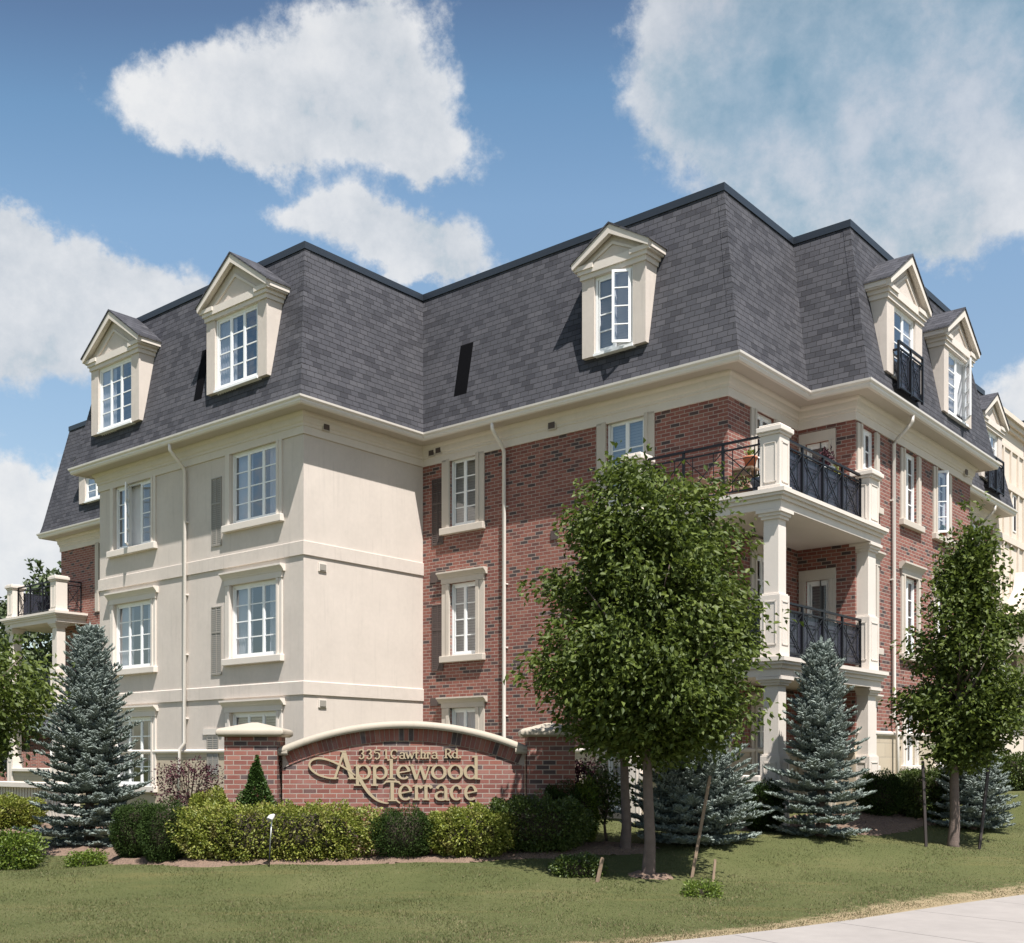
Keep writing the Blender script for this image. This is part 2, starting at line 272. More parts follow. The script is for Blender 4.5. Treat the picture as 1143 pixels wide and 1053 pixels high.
class MB:
    def __init__(s): s.v = []; s.f = []
    def quad(s, *ps): i = len(s.v); s.v += [tuple(p) for p in ps]; s.f.append(tuple(range(i, i + len(ps))))
    def box(s, x0, x1, y0, y1, z0, z1):
        i = len(s.v); s.v += [(x0, y0, z0), (x1, y0, z0), (x1, y1, z0), (x0, y1, z0), (x0, y0, z1), (x1, y0, z1), (x1, y1, z1), (x0, y1, z1)]
        s.f += [tuple(i + k for k in q) for q in ((0, 3, 2, 1), (4, 5, 6, 7), (0, 1, 5, 4), (1, 2, 6, 5), (2, 3, 7, 6), (3, 0, 4, 7))]; return s
    def fb(s, F, a0, a1, o0, o1, z0, z1):
        p, q = F.p(a0, o0, z0), F.p(a1, o1, z1); return s.box(min(p[0], q[0]), max(p[0], q[0]), min(p[1], q[1]), max(p[1], q[1]), z0, z1)
    def prism(s, poly, fn, d0, d1):
        """poly in 2D, fn(u, w, d) -> point; closed prism between d0 and d1"""
        i = len(s.v); n = len(poly); s.v += [fn(a, b, d0) for a, b in poly] + [fn(a, b, d1) for a, b in poly]
        s.f += [tuple(range(i, i + n)), tuple(range(i + 2 * n - 1, i + n - 1, -1))]
        s.f += [(i + k, i + (k + 1) % n, i + n + (k + 1) % n, i + n + k) for k in range(n)]; return s
    def beam(s, p, q, w, h=None):
        p, q = Vector(p), Vector(q); d = (q - p).normalized(); h = h or w
        up = Vector((0, 0, 1)) if abs(d.z) < .95 else Vector((1, 0, 0)); x = d.cross(up).normalized() * w / 2; y = x.cross(d).normalized() * h / 2
        i = len(s.v)
        for c in (p, q): s.v += [tuple(c + x + y), tuple(c - x + y), tuple(c - x - y), tuple(c + x - y)]
        s.f += [tuple(i + k for k in t) for t in ((0, 1, 2, 3), (7, 6, 5, 4), (0, 4, 5, 1), (1, 5, 6, 2), (2, 6, 7, 3), (3, 7, 4, 0))]; return s
    def tube(s, pts, rad, n=8):
        pts = [Vector(p) for p in pts]; rad = rad if isinstance(rad, (list, tuple)) else [rad] * len(pts); i = len(s.v)
        for k, p in enumerate(pts):
            d = (pts[min(k + 1, len(pts) - 1)] - pts[max(k - 1, 0)]).normalized(); up = Vector((0, 0, 1)) if abs(d.z) < .9 else Vector((1, 0, 0))
            x = d.cross(up).normalized(); y = x.cross(d)
            for j in range(n): a = 2 * PI * j / n; s.v.append(tuple(p + (x * math.cos(a) + y * math.sin(a)) * rad[k]))
        for k in range(len(pts) - 1):
            for j in range(n): s.f.append((i + k * n + j, i + k * n + (j + 1) % n, i + (k + 1) * n + (j + 1) % n, i + (k + 1) * n + j))
        s.f += [tuple(i + j for j in range(n))[::-1], tuple(i + (len(pts) - 1) * n + j for j in range(n))]; return s
    def sweep(s, path, prof, closed=False):
        """profile (offset out of the wall, z) carried along a right-angled path with mitred corners"""
        n = len(path); nor = []
        for k in range(n if closed else n - 1):
            a, b = path[k], path[(k + 1) % n]; L = math.hypot(b[0] - a[0], b[1] - a[1]); nor.append(((b[1] - a[1]) / L, -(b[0] - a[0]) / L))
        i = len(s.v); m = len(prof)
        for k in range(n):
            e = [nor[k - 1]] if (not closed and k == n - 1) else ([nor[0]] if (not closed and k == 0) else [nor[k - 1], nor[k]])
            ox = sum(t[0] for t in e); oy = sum(t[1] for t in e)
            s.v += [(path[k][0] + ox * o, path[k][1] + oy * o, z) for o, z in prof]
        for k in range(n if closed else n - 1):
            k2 = (k + 1) % n
            s.f += [(i + k * m + j, i + k2 * m + j, i + k2 * m + j + 1, i + k * m + j + 1) for j in range(m - 1)]
        if not closed: s.f += [tuple(i + j for j in range(m)), tuple(i + (n - 1) * m + j for j in range(m))[::-1]]
        return s
    def build(s, name, m, parent=None, smooth=False, bevel=0):
        me = bpy.data.meshes.new(name); me.from_pydata(s.v, [], s.f); me.update()
        bm = bmesh.new(); bm.from_mesh(me); bmesh.ops.recalc_face_normals(bm, faces=bm.faces); bm.to_mesh(me); bm.free()
        o = link(name, me, m, parent, smooth)
        if bevel:
            md = o.modifiers.new('bevel', 'BEVEL'); md.width = bevel; md.segments = 2; md.limit_method = 'ANGLE'
        return o
def rawmesh(name, V_, faces_n, m, parent=None):
    """numpy verts (n*k,3) grouped by faces_n vertices per face"""
    me = bpy.data.meshes.new(name); nv = len(V_); nf = nv // faces_n
    me.vertices.add(nv); me.vertices.foreach_set('co', np.asarray(V_, np.float32).ravel()); me.loops.add(nv); me.loops.foreach_set('vertex_index', np.arange(nv, dtype=np.int32))
    me.polygons.add(nf); me.polygons.foreach_set('loop_start', np.arange(0, nv, faces_n, dtype=np.int32)); me.polygons.foreach_set('loop_total', np.full(nf, faces_n, np.int32))
    me.update(calc_edges=True); return link(name, me, m, parent)

# ------------------------------------------------------------------ ground
def at(px, d): return ((px - CX) * d / F_PX, d)
def zat(py, d): return CAM_H + (HZ - py) * d / F_PX
EDGE = [(-40, -2.0), (-20, 3.5), (-8, 7.4), (-3, 9.1), (0, 10.35), (1.52, 11.23), (2.64, 11.81), (3.99, 12.8), (5.4, 14.04), (6.95, 15.15), (10, 17.4), (16, 22.3), (30, 34), (60, 60)]
CTRL = [(-8, 7.4, -.1), (-3, 9.1, -.1), (0, 10.35, -.1), (1.52, 11.23, -.1), (2.64, 11.81, -.1), (3.99, 12.8, -.1), (5.4, 14.04, -.1), (6.95, 15.15, -.1), (10, 17.4, -.05), (16, 22.3, .2),
        (-6, 11, -.08), (-3, 11.2, -.07), (-8, 11.5, -.08), (-1, 11.5, -.06)]
for px, py, d in [(300, 962, 16.8), (150, 962, 16.9), (450, 960, 16.9), (550, 958, 16.9), (723, 978, 15.6), (700, 948, 17.3), (1063, 947, 18.5), (915, 935, 18.6), (775, 940, 18), (1085, 930, 20.5), (100, 948, 19), (1000, 908, 21),
                  (20, 928, 22), (20, 972, 16.7), (1143, 882, 25), (850, 925, 19.2), (600, 945, 17.2), (640, 982, 15.6), (782, 1006, 14.2), (420, 1010, 13.6), (150, 1010, 13.6), (900, 990, 15), (1000, 975, 16.4)]:
    x, y = at(px, d); CTRL.append((x, y, zat(py, d)))
CTRL += [(-4.4, 23.5, .45), (-10, 28, .45), (-2, 25, .45), (3, 21, .55), (6.5, 22, .75), (12, 27, 1.0), (18, 34, 1.1), (-2, 20.5, .35), (-16, 30, .4), (-16, 20, .1), (30, 45, 1.2), (-30, 50, .5)]
CT = np.array(CTRL); EG = np.array(EDGE)
def edge_dist(X, Y):
    """signed distance to the lawn edge, positive on the lawn side"""
    P = np.stack([np.atleast_1d(X), np.atleast_1d(Y)], 1).astype(float); best = np.full(len(P), 1e9); sg = np.ones(len(P))
    for a, b in zip(EG[:-1], EG[1:]):
        d = b - a; t = np.clip(((P - a) @ d) / (d @ d), 0, 1); q = P - (a + t[:, None] * d); dist = np.hypot(q[:, 0], q[:, 1])
        cr = d[0] * (P[:, 1] - a[1]) - d[1] * (P[:, 0] - a[0]); k = dist < best; best[k] = dist[k]; sg[k] = np.sign(cr[k])
    return best * sg
def gz(X, Y):
    X = np.atleast_1d(np.asarray(X, float)); Y = np.atleast_1d(np.asarray(Y, float)); out = np.zeros(len(X))
    for k in range(0, len(X), 4000):
        d2 = (X[k:k + 4000, None] - CT[None, :, 0]) ** 2 + (Y[k:k + 4000, None] - CT[None, :, 1]) ** 2
        w = np.exp(-d2 / (2 * 1.0 ** 2)) + 1e-3 / (1 + d2) ** 1.5; out[k:k + 4000] = (w * CT[None, :, 2]).sum(1) / w.sum(1)
    return out
def g1(x, y): return float(gz(x, y)[0])
xs = np.concatenate([np.linspace(-900, -60, 8), np.linspace(-50, -16, 12), np.arange(-15, 15.01, .2), np.linspace(16, 50, 12), np.linspace(60, 900, 8)])
ys = np.concatenate([np.linspace(-300, -10, 6), np.linspace(-5, 8, 8), np.arange(8.6, 27, .2), np.linspace(28, 60, 14), np.linspace(70, 1500, 10)])
GX, GY = np.meshgrid(xs, ys); gx, gy = GX.ravel(), GY.ravel(); ed = edge_dist(gx, gy)
z = gz(gx, gy) + .012 * np.sin(gx * 3.1 + np.sin(gy * 2.3)) * np.cos(gy * 2.7); z = np.where(ed < .25, np.minimum(z, -.1) - np.clip((.25 - ed) * .6, 0, .35), z)
far = np.clip((np.hypot(gx, gy) - 45) / 60, 0, 1); z = z * (1 - far) + far * np.where(ed < 0, -.5, .3)
me = bpy.data.meshes.new('lawn'); nx, ny = len(xs), len(ys)
idx = np.arange(nx * ny).reshape(ny, nx)
me.from_pydata(np.stack([gx, gy, z], 1).tolist(), [], np.stack([idx[:-1, :-1].ravel(), idx[:-1, 1:].ravel(), idx[1:, 1:].ravel(), idx[1:, :-1].ravel()], 1).tolist())
at_ = me.attributes.new('dry', 'FLOAT', 'POINT'); at_.data.foreach_set('value', np.clip(np.maximum(1.0 - np.abs(ed - .1) / .8, .46 * np.exp(-np.maximum(ed, 0) / 2.2)), 0, 1).astype(np.float32))
lawn = link('lawn', me, M['lawn'], None, True); lawn['kind'] = 'structure'
def strip(name, d0, d1, ztop, m, thick, seg=1.5):
    """a paving strip running along the lawn edge, between two distances on the street side"""
    pts = []; dense = []
    for a, b in zip(EG[2:-1], EG[3:]):
        n = max(1, int(np.hypot(*(b - a)) / .6)); dense += [a + (b - a) * k / n for k in range(n)]
    dense = np.array(dense + [EG[-1]])
    for _ in range(6): dense[1:-1] = (dense[:-2] + 2 * dense[1:-1] + dense[2:]) / 4
    tn = np.gradient(dense, axis=0); tn /= np.hypot(tn[:, 0], tn[:, 1])[:, None]; nr = np.stack([tn[:, 1], -tn[:, 0]], 1)
    b = MB(); A = dense + nr * d0; B = dense + nr * d1; L = np.concatenate([[0], np.cumsum(np.hypot(*np.diff(dense, axis=0).T))])
    lift = np.clip((dense[:, 0] - 10) * .03, 0, 2)
    nseg = int(L[-1] / seg)
    gap = .012
    for k in range(nseg):
        s0, s1 = k * seg + gap / 2, (k + 1) * seg - gap / 2
        q = [[np.interp(s, L, A[:, 0]), np.interp(s, L, A[:, 1]), np.interp(s, L, lift) + ztop] for s in np.linspace(s0, s1, 4)]
        r = [[np.interp(s, L, B[:, 0]), np.interp(s, L, B[:, 1]), np.interp(s, L, lift) + ztop] for s in np.linspace(s0, s1, 4)]
        for j in range(3):
            p = [q[j], q[j + 1], r[j + 1], r[j]]; i = len(b.v); b.v += [tuple(t) for t in p] + [(t[0], t[1], t[2] - thick) for t in p]
            b.f += [(i, i + 1, i + 2, i + 3), (i, i + 4, i + 5, i + 1), (i + 3, i + 2, i + 6, i + 7)] + ([(i, i + 3, i + 7, i + 4)] if j == 0 else []) + ([(i + 1, i + 5, i + 6, i + 2)] if j == 2 else [])
    return b.build(name, m)
sw = strip('sidewalk', .0, 3.6, -.085, M['concrete'], .4, 1.6); sw['kind'] = 'structure'
kb = strip('kerb', 3.61, 3.78, -.09, M['concrete'], .5, 3.0); kb['kind'] = 'structure'
rd = strip('road', 3.79, 24, -.235, M['asphalt'], .2, 12.0); rd['kind'] = 'structure'

# ------------------------------------------------------------------ the apartment building
BLD = empty('apartment_building', (S0.x, S0.y, 0), 'long brick and beige stucco apartment building with dark shingled mansard roof and dormers', 'apartment building', rz=math.atan2(U.y, U.x))
def W(x, y, z=0): p = S0 + U * x + V * y; return (p.x, p.y, z)
YE, XB, XD, YB, YD, XE, XF = 16.75, 3.575, 6.525, -8.05, -9.3, 13.67, 19.66
PATH = [(XB, YE), (XB, 8.1), (0, 8.1), (0, 0), (XB, 0), (XB, YB), (XD, YB), (XD, YD), (XE, YD), (XE, YB), (XF, YB), (XF, YE)]
FS, FB, FD = Face('x', 0), Face('x', XB), Face('x', XD)
RS, RB, RD = Face('y', 0), Face('y', YB), Face('y', YD)
HOLES = {}
def hole(F, a0, a1, z0, z1): HOLES.setdefault(id(F), []).append((min(a0, a1), max(a0, a1), z0, z1))
def wall(mb, F, a0, a1, z0, z1, rev=.13):
    hs = [(max(h[0], a0), min(h[1], a1), max(h[2], z0), min(h[3], z1)) for h in HOLES.get(id(F), [])]; hs = [h for h in hs if h[1] - h[0] > .01 and h[3] - h[2] > .01]
    A = sorted({a0, a1, *[h[0] for h in hs], *[h[1] for h in hs]}); Zs = sorted({z0, z1, *[h[2] for h in hs], *[h[3] for h in hs]})
    for i in range(len(A) - 1):
        for j in range(len(Zs) - 1):
            ca, cz = (A[i] + A[i + 1]) / 2, (Zs[j] + Zs[j + 1]) / 2
            if any(h[0] < ca < h[1] and h[2] < cz < h[3] for h in hs): continue
            mb.quad(F.p(A[i], 0, Zs[j]), F.p(A[i + 1], 0, Zs[j]), F.p(A[i + 1], 0, Zs[j + 1]), F.p(A[i], 0, Zs[j + 1]))
    for h in hs:
        for a in h[:2]: mb.quad(F.p(a, 0, h[2]), F.p(a, -rev, h[2]), F.p(a, -rev, h[3]), F.p(a, 0, h[3]))
        for zz in h[2:]:
            if zz not in (z0, z1): mb.quad(F.p(h[0], 0, zz), F.p(h[1], 0, zz), F.p(h[1], -rev, zz), F.p(h[0], -rev, zz))
def window(F, a0, a1, z0, z1, ns, rows, dress='curtain', o=-.08, parent=BLD, cut=True, open_sash=None, name='window', hinge=(1, 62)):
    """white casement window: frame, muntins, pane and what hangs behind it"""
    if cut: hole(F, a0, a1, z0, z1)
    b = MB(); W_ = a1 - a0; fr = .055
    o0, o1 = o - .03, o + .025
    b.fb(F, a0, a0 + fr, o0, o1, z0, z1); b.fb(F, a1 - fr, a1, o0, o1, z0, z1); b.fb(F, a0 + fr, a1 - fr, o0, o1, z0, z0 + fr); b.fb(F, a0 + fr, a1 - fr, o0, o1, z1 - fr, z1)
    iw = (W_ - 2 * fr) / ns
    for k in range(ns):
        s0, s1 = a0 + fr + k * iw, a0 + fr + (k + 1) * iw
        if k: b.fb(F, s0 - .026, s0 + .026, o0 + .004, o1 - .003, z0 + fr, z1 - fr)
        sh = .046; p0, p1, q0, q1 = s0 + sh, s1 - sh, z0 + fr + sh, z1 - fr - sh
        if open_sash == k: continue
        e0, e1 = o0 + .01, o1 - .012
        b.fb(F, s0 + .02, p0, e0, e1, z0 + fr, z1 - fr); b.fb(F, p1, s1 - .02, e0, e1, z0 + fr, z1 - fr); b.fb(F, p0, p1, e0, e1, z0 + fr, q0); b.fb(F, p0, p1, e0, e1, q1, z1 - fr)
        for r in range(1, rows): zz = q0 + (q1 - q0) * r / rows; b.fb(F, p0, p1, o - .012, o + .010, zz - .013, zz + .013)
    w = b.build(name, M['white'], parent)
    g = MB()
    for k in range(ns):
        s0, s1 = a0 + fr + k * iw, a0 + fr + (k + 1) * iw
        if open_sash == k:
            # this sash is hinged on one side and swung out
            hs_s, hdeg = hinge; ang = math.radians(hdeg); L = iw - .03; hx = s0 + .01 if hs_s > 0 else s1 - .01; sb = MB()
            def q(t, d, zz): return F.p(hx + hs_s * (t * math.cos(ang) - d * math.sin(ang)), o1 + (t * math.sin(ang) + d * math.cos(ang)), zz)
            def bar(t0, t1, za, zb):
                i = len(sb.v); sb.v += [q(t0, 0, za), q(t1, 0, za), q(t1, .035, za), q(t0, .035, za), q(t0, 0, zb), q(t1, 0, zb), q(t1, .035, zb), q(t0, .035, zb)]
                sb.f += [tuple(i + n for n in t) for t in ((0, 3, 2, 1), (4, 5, 6, 7), (0, 1, 5, 4), (1, 2, 6, 5), (2, 3, 7, 6), (3, 0, 4, 7))]
            za, zb = z0 + fr, z1 - fr; bar(0, .05, za, zb); bar(L - .05, L, za, zb); bar(.05, L - .05, za, za + .05); bar(.05, L - .05, zb - .05, zb)
            for r in range(1, rows): zz = za + (zb - za) * r / rows; bar(.05, L - .05, zz - .01, zz + .01)
            ss = sb.build('open_sash', M['white'], w)
            g.quad(q(.05, .017, za + .05), q(L - .05, .017, za + .05), q(L - .05, .017, zb - .05), q(.05, .017, zb - .05)); continue
        g.quad(F.p(s0 + .02, o, z0 + fr), F.p(s1 - .02, o, z0 + fr), F.p(s1 - .02, o, z1 - fr), F.p(s0 + .02, o, z1 - fr))
    g.build('pane', M['glass'], w)
    c = MB(); oc = o - (.12 if cut else .036)
    def drape(c0, c1, ph):
        n = max(6, int((c1 - c0) / .03)); prev = None
        for k in range(n + 1):
            a = c0 + (c1 - c0) * k / n; oo = oc + (.018 if cut else .008) * math.sin(a * 70 + ph); cur = (F.p(a, oo, z0 - .25), F.p(a, oo, z1 + .02))
            if prev: c.quad(prev[0], cur[0], cur[1], prev[1])
            prev = cur
    if dress == 'curtain': drape(a0 - .05, a0 + W_ * .30, 0); drape(a1 - W_ * .34, a1 + .05, 2); c.build('curtain', M['curtain'], w)
    elif dress == 'sheer': drape(a0 - .05, a1 + .05, 1); c.build('curtain', M['curtain'], w)
    elif dress == 'left': drape(a0 + W_ * .55, a1 + .05, 1); c.build('curtain', M['curtain'], w)
    elif dress == 'blind':
        zz = z1
        while zz > z0 - .02: c.quad(F.p(a0 - .04, oc + .012, zz), F.p(a1 + .04, oc + .012, zz), F.p(a1 + .04, oc - .012, zz - .05), F.p(a0 - .04, oc - .012, zz - .05)); zz -= .062
        c.build('blind', M['blind'], w)
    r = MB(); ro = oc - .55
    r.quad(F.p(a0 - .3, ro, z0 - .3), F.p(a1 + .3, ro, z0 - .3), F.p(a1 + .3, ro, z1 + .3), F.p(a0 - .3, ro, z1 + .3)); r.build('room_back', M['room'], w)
    return w
def sill(F, a0, a1, z0, z1, w, m='trim'): MB().fb(F, a0, a1, -.06, .11, z0, z1).build('sill', M[m], w, bevel=.012)
def casing(F, a0, a1, t, z0, z1, w, m='trim', o=.035):
    for s0, s1 in ((a0 - t, a0), (a1, a1 + t)):
        b = MB(); b.fb(F, s0, s1, -.002, o, z0, z1); ww = (s1 - s0); b.fb(F, s0 + ww * .62 if s0 < a0 else s0, s1 if s0 < a0 else s1 - ww * .62, o - .001, o + .02, z0, z1)
        b.build('casing', M[m], w)
def hood(F, a0, a1, z0, z1, w, m='trim'):
    h = z1 - z0; b = MB().fb(F, a0, a1, -.002, .05, z0, z0 + h * .45)
    b.prism([(.0, z0 + h * .45), (.055, z0 + h * .45), (.075, z0 + h * .6), (.13, z0 + h * .82), (.15, z0 + h * .86), (.15, z1), (0, z1)], lambda o, zz, d: F.p(d, o, zz), a0 - .07, a1 + .07)
    b.build('hood', M[m], w)
# windows of the stucco bay (front)
for a0, a1, dr in ((.86, 2.53, ('curtain', 'curtain', 'blind')), (5.68, 7.39, ('sheer', 'curtain', 'curtain'))):
    w3 = window(FS, a0, a1, 7.02, 8.63, 3, 4, dr[0], open_sash=1 if a0 > 5 else None, hinge=(-1, 40)); casing(FS, a0, a1, .17, 7.02, 8.62, w3); sill(FS, a0 - .22, a1 + .22, 6.86, 7.02, w3)
    w2 = window(FS, a0, a1, 4.01, 5.66, 3, 4, dr[1]); casing(FS, a0, a1, .17, 4.01, 5.66, w2); sill(FS, a0 - .22, a1 + .22, 3.86, 4.01, w2); hood(FS, a0 - .19, a1 + .19, 5.665, 5.95, w2)
    w1 = window(FS, a0, a1, 1.1, 2.8, 3, 4, dr[2]); casing(FS, a0, a1, .17, 1.1, 2.8, w1); sill(FS, a0 - .22, a1 + .22, .95, 1.1, w1); hood(FS, a0 - .19, a1 + .19, 2.805, 3.07, w1)
# brick front
for sg in (0, 1):
    def mir(a): return a if not sg else 8.15 - a
    def rng2(a, b): return (min(mir(a), mir(b)), max(mir(a), mir(b)))
    a0, a1 = rng2(-1.70, -.88)
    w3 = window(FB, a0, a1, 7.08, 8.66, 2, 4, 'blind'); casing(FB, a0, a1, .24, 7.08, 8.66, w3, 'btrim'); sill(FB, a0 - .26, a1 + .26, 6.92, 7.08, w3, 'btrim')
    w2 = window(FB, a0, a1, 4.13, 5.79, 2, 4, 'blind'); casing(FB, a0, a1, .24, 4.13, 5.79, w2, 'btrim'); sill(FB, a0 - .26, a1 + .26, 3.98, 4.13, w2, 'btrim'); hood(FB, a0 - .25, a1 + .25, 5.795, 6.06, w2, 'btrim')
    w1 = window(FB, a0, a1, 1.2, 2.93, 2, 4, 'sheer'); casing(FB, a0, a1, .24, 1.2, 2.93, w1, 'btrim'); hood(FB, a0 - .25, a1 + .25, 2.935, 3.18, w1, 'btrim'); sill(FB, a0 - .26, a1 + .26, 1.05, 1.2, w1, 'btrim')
    d0, d1 = rng2(-6.2, -5.26)
    for z0, z1, dr in ((6.46, 8.66, 'blind'), (3.54, 5.75, 'sheer'), (.7, 2.85, 'curtain')):
        d = window(FB, d0, d1, z0, z1, 2, 4, dr, name='balcony_door'); casing(FB, d0, d1, .23, z0, z1, d, 'btrim')
        if z1 < 8: hood(FB, d0 - .24, d1 + .24, z1 + .004, z1 + .27, d, 'btrim')
# notch walls behind the corner balcony
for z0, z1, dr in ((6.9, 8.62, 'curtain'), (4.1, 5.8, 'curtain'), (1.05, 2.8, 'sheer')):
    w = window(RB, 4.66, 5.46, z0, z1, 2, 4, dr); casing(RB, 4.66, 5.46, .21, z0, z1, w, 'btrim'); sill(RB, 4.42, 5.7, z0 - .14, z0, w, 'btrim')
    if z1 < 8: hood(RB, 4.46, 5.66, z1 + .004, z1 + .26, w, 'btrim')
for z0, z1 in ((6.46, 8.30), (3.54, 5.45), (.75, 2.6)):
    d = window(FD, -8.76, -8.24, z0, z1, 1, 1, 'blind', name='patio_door'); casing(FD, -8.76, -8.24, .14, z0, z1, d, 'btrim'); MB().fb(FD, -8.9, -8.1, -.002, .04, z1 + .003, z1 + .22).build('hood', M['btrim'], d)
# right facade
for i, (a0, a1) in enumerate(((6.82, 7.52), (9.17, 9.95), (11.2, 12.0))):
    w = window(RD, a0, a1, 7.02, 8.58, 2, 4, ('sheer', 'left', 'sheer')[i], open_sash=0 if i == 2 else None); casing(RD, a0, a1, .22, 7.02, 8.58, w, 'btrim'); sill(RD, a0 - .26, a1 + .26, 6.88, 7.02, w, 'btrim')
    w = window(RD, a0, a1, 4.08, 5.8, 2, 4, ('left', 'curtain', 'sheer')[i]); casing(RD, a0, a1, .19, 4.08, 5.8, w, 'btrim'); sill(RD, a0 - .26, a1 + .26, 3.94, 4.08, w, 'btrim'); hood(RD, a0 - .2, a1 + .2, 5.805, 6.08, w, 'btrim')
    w = window(RD, a0 + .04, a1 - .1, 1.62, 2.85, 2, 3, 'sheer'); casing(RD, a0 + .04, a1 - .1, .14, 1.62, 2.85, w, 'trim'); sill(RD, a0 - .15, a1 + .08, 1.5, 1.62, w, 'trim'); hood(RD, a0 - .12, a1 + .06, 2.855, 3.1, w, 'trim')
for a0, a1 in ((14.6, 15.5), (17.7, 18.6)):
    for z0, z1 in ((7.02, 8.58), (4.08, 5.8), (1.6, 2.85)):
        w = window(RB, a0, a1, z0, z1, 2, 4, 'sheer'); casing(RB, a0, a1, .2, z0, z1, w, 'btrim'); sill(RB, a0 - .22, a1 + .22, z0 - .14, z0, w, 'btrim')
# wall sheets
ZT, ZB = 9.1, -.6
b = MB(); wall(b, FS, 0, 8.1, 1.94, ZT); wall(b, RS, 0, XB, 1.94, ZT); b.quad((0, 8.1, 1.94), (XB, 8.1, 1.94), (XB, 8.1, ZT), (0, 8.1, ZT)); b.build('stucco_wall', M['stucco'], BLD)
b = MB(); wall(b, FB, YB, 0, 1.94, ZT); wall(b, RB, XB, XD, 1.94, ZT); wall(b, FD, YD, YB, 1.94, ZT); b.build('brick_wall', M['brick'], BLD)
b = MB(); wall(b, RD, XD, XE, 2.3, ZT); b.quad((XE, YD, 2.3), (XE, YB, 2.3), (XE, YB, ZT), (XE, YD, ZT)); wall(b, RB, XE, XF, 2.3, ZT); b.quad((XF, YB, 2.3), (XF, YE, 2.3), (XF, YE, ZT), (XF, YB, ZT)); b.build('brick_wall', M['brick'], BLD)
b = MB(); wall(b, FB, 8.1, YE, 1.94, ZT); b.quad((XB, YE, 1.94), (XF, YE, 1.94), (XF, YE, ZT), (XB, YE, ZT)); b.build('brick_wall', M['brick'], BLD)
b = MB()
wall(b, FS, 0, 8.1, ZB, 1.94); wall(b, RS, 0, XB, ZB, 1.94); b.quad((0, 8.1, ZB), (XB, 8.1, ZB), (XB, 8.1, 1.94), (0, 8.1, 1.94)); wall(b, FB, YB, 0, ZB, 1.94); wall(b, RB, XB, XD, ZB, 1.94); wall(b, FD, YD, YB, ZB, 1.94)
wall(b, RD, XD, XE, ZB, 2.3); b.quad((XE, YD, ZB), (XE, YB, ZB), (XE, YB, 2.3), (XE, YD, 2.3)); wall(b, RB, XE, XF, ZB, 2.3); b.quad((XF, YB, ZB), (XF, YE, ZB), (XF, YE, 2.3), (XF, YB, 2.3)); wall(b, FB, 8.1, YE, ZB, 1.94); b.quad((XB, YE, ZB), (XF, YE, ZB), (XF, YE, 1.94), (XB, YE, 1.94))
b.build('stone_base', M['stone'], BLD)
# floors keep the rooms dark and apart
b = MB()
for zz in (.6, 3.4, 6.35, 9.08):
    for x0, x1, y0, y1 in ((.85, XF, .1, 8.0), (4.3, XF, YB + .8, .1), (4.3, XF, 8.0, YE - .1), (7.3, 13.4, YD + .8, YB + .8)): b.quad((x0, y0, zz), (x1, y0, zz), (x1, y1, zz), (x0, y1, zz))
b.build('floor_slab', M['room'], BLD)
# ledges, bands, cornice, gutter
MB().sweep(PATH[1:8], [(-.01, 1.88), (.035, 1.90), (.05, 1.93), (.05, 1.96), (-.01, 1.99)]).build('ledge', M['trim'], BLD)
MB().sweep(PATH[7:11], [(-.01, 2.24), (.035, 2.26), (.05, 2.29), (.05, 2.33), (-.01, 2.36)]).build('ledge', M['trim'], BLD)
for z0, z1 in ((6.07, 6.38), (3.12, 3.42)): MB().sweep(PATH[1:5], [(-.01, z0), (.032, z0 + .004), (.032, z1 - .02), (-.01, z1)]).build('string_course', M['stucco'], BLD)
MB().sweep(PATH, [(-.01, 8.62), (.035, 8.62), (.035, 8.78), (.055, 8.79), (.055, 8.84), (.085, 8.87), (.095, 8.93), (.095, 8.98), (.14, 9.02), (.15, 9.06)], True).build('cornice', M['trim'], BLD)
b = MB().sweep(PATH, [(.13, 9.062), (.50, 9.062)], True)
b.build('soffit', M['soffit'], BLD)
MB().sweep(PATH, [(.44, 9.055), (.505, 9.055), (.53, 9.10), (.53, 9.13), (.565, 9.17), (.57, 9.21), (.555, 9.21), (.52, 9.17), (.44, 9.17)], True).build('gutter', M['gutter'], BLD)
RO0, RZ0, RO1, RZ1 = .475, 9.172, -.20, 12.68
def roff(zz): return RO0 + (RO1 - RO0) * (zz - RZ0) / (RZ1 - RZ0)
rb = MB().sweep(PATH, [(.52, 9.165), (.50, 9.20), (roff(9.45) + .012, 9.45), (roff(10.4), 10.4), (roff(11.5), 11.5), (RO1, RZ1)], True)
ROOF = rb.build('roof', M['shingle'], BLD)
b = MB().sweep(PATH, [(-.205, 12.64), (-.165, 12.64), (-.165, 12.79), (-.30, 12.80), (-.30, 12.70)], True); b.build('roof_cap', M['cap'], ROOF)
def offs_path(o):
    t = MB().sweep(PATH, [(o, 0)], True); return [(p[0], p[1]) for p in t.v]
b = MB(); b.quad(*[(x, y, 12.70) for x, y in offs_path(-.28)]); b.build('flat_roof', M['roofing'], ROOF)
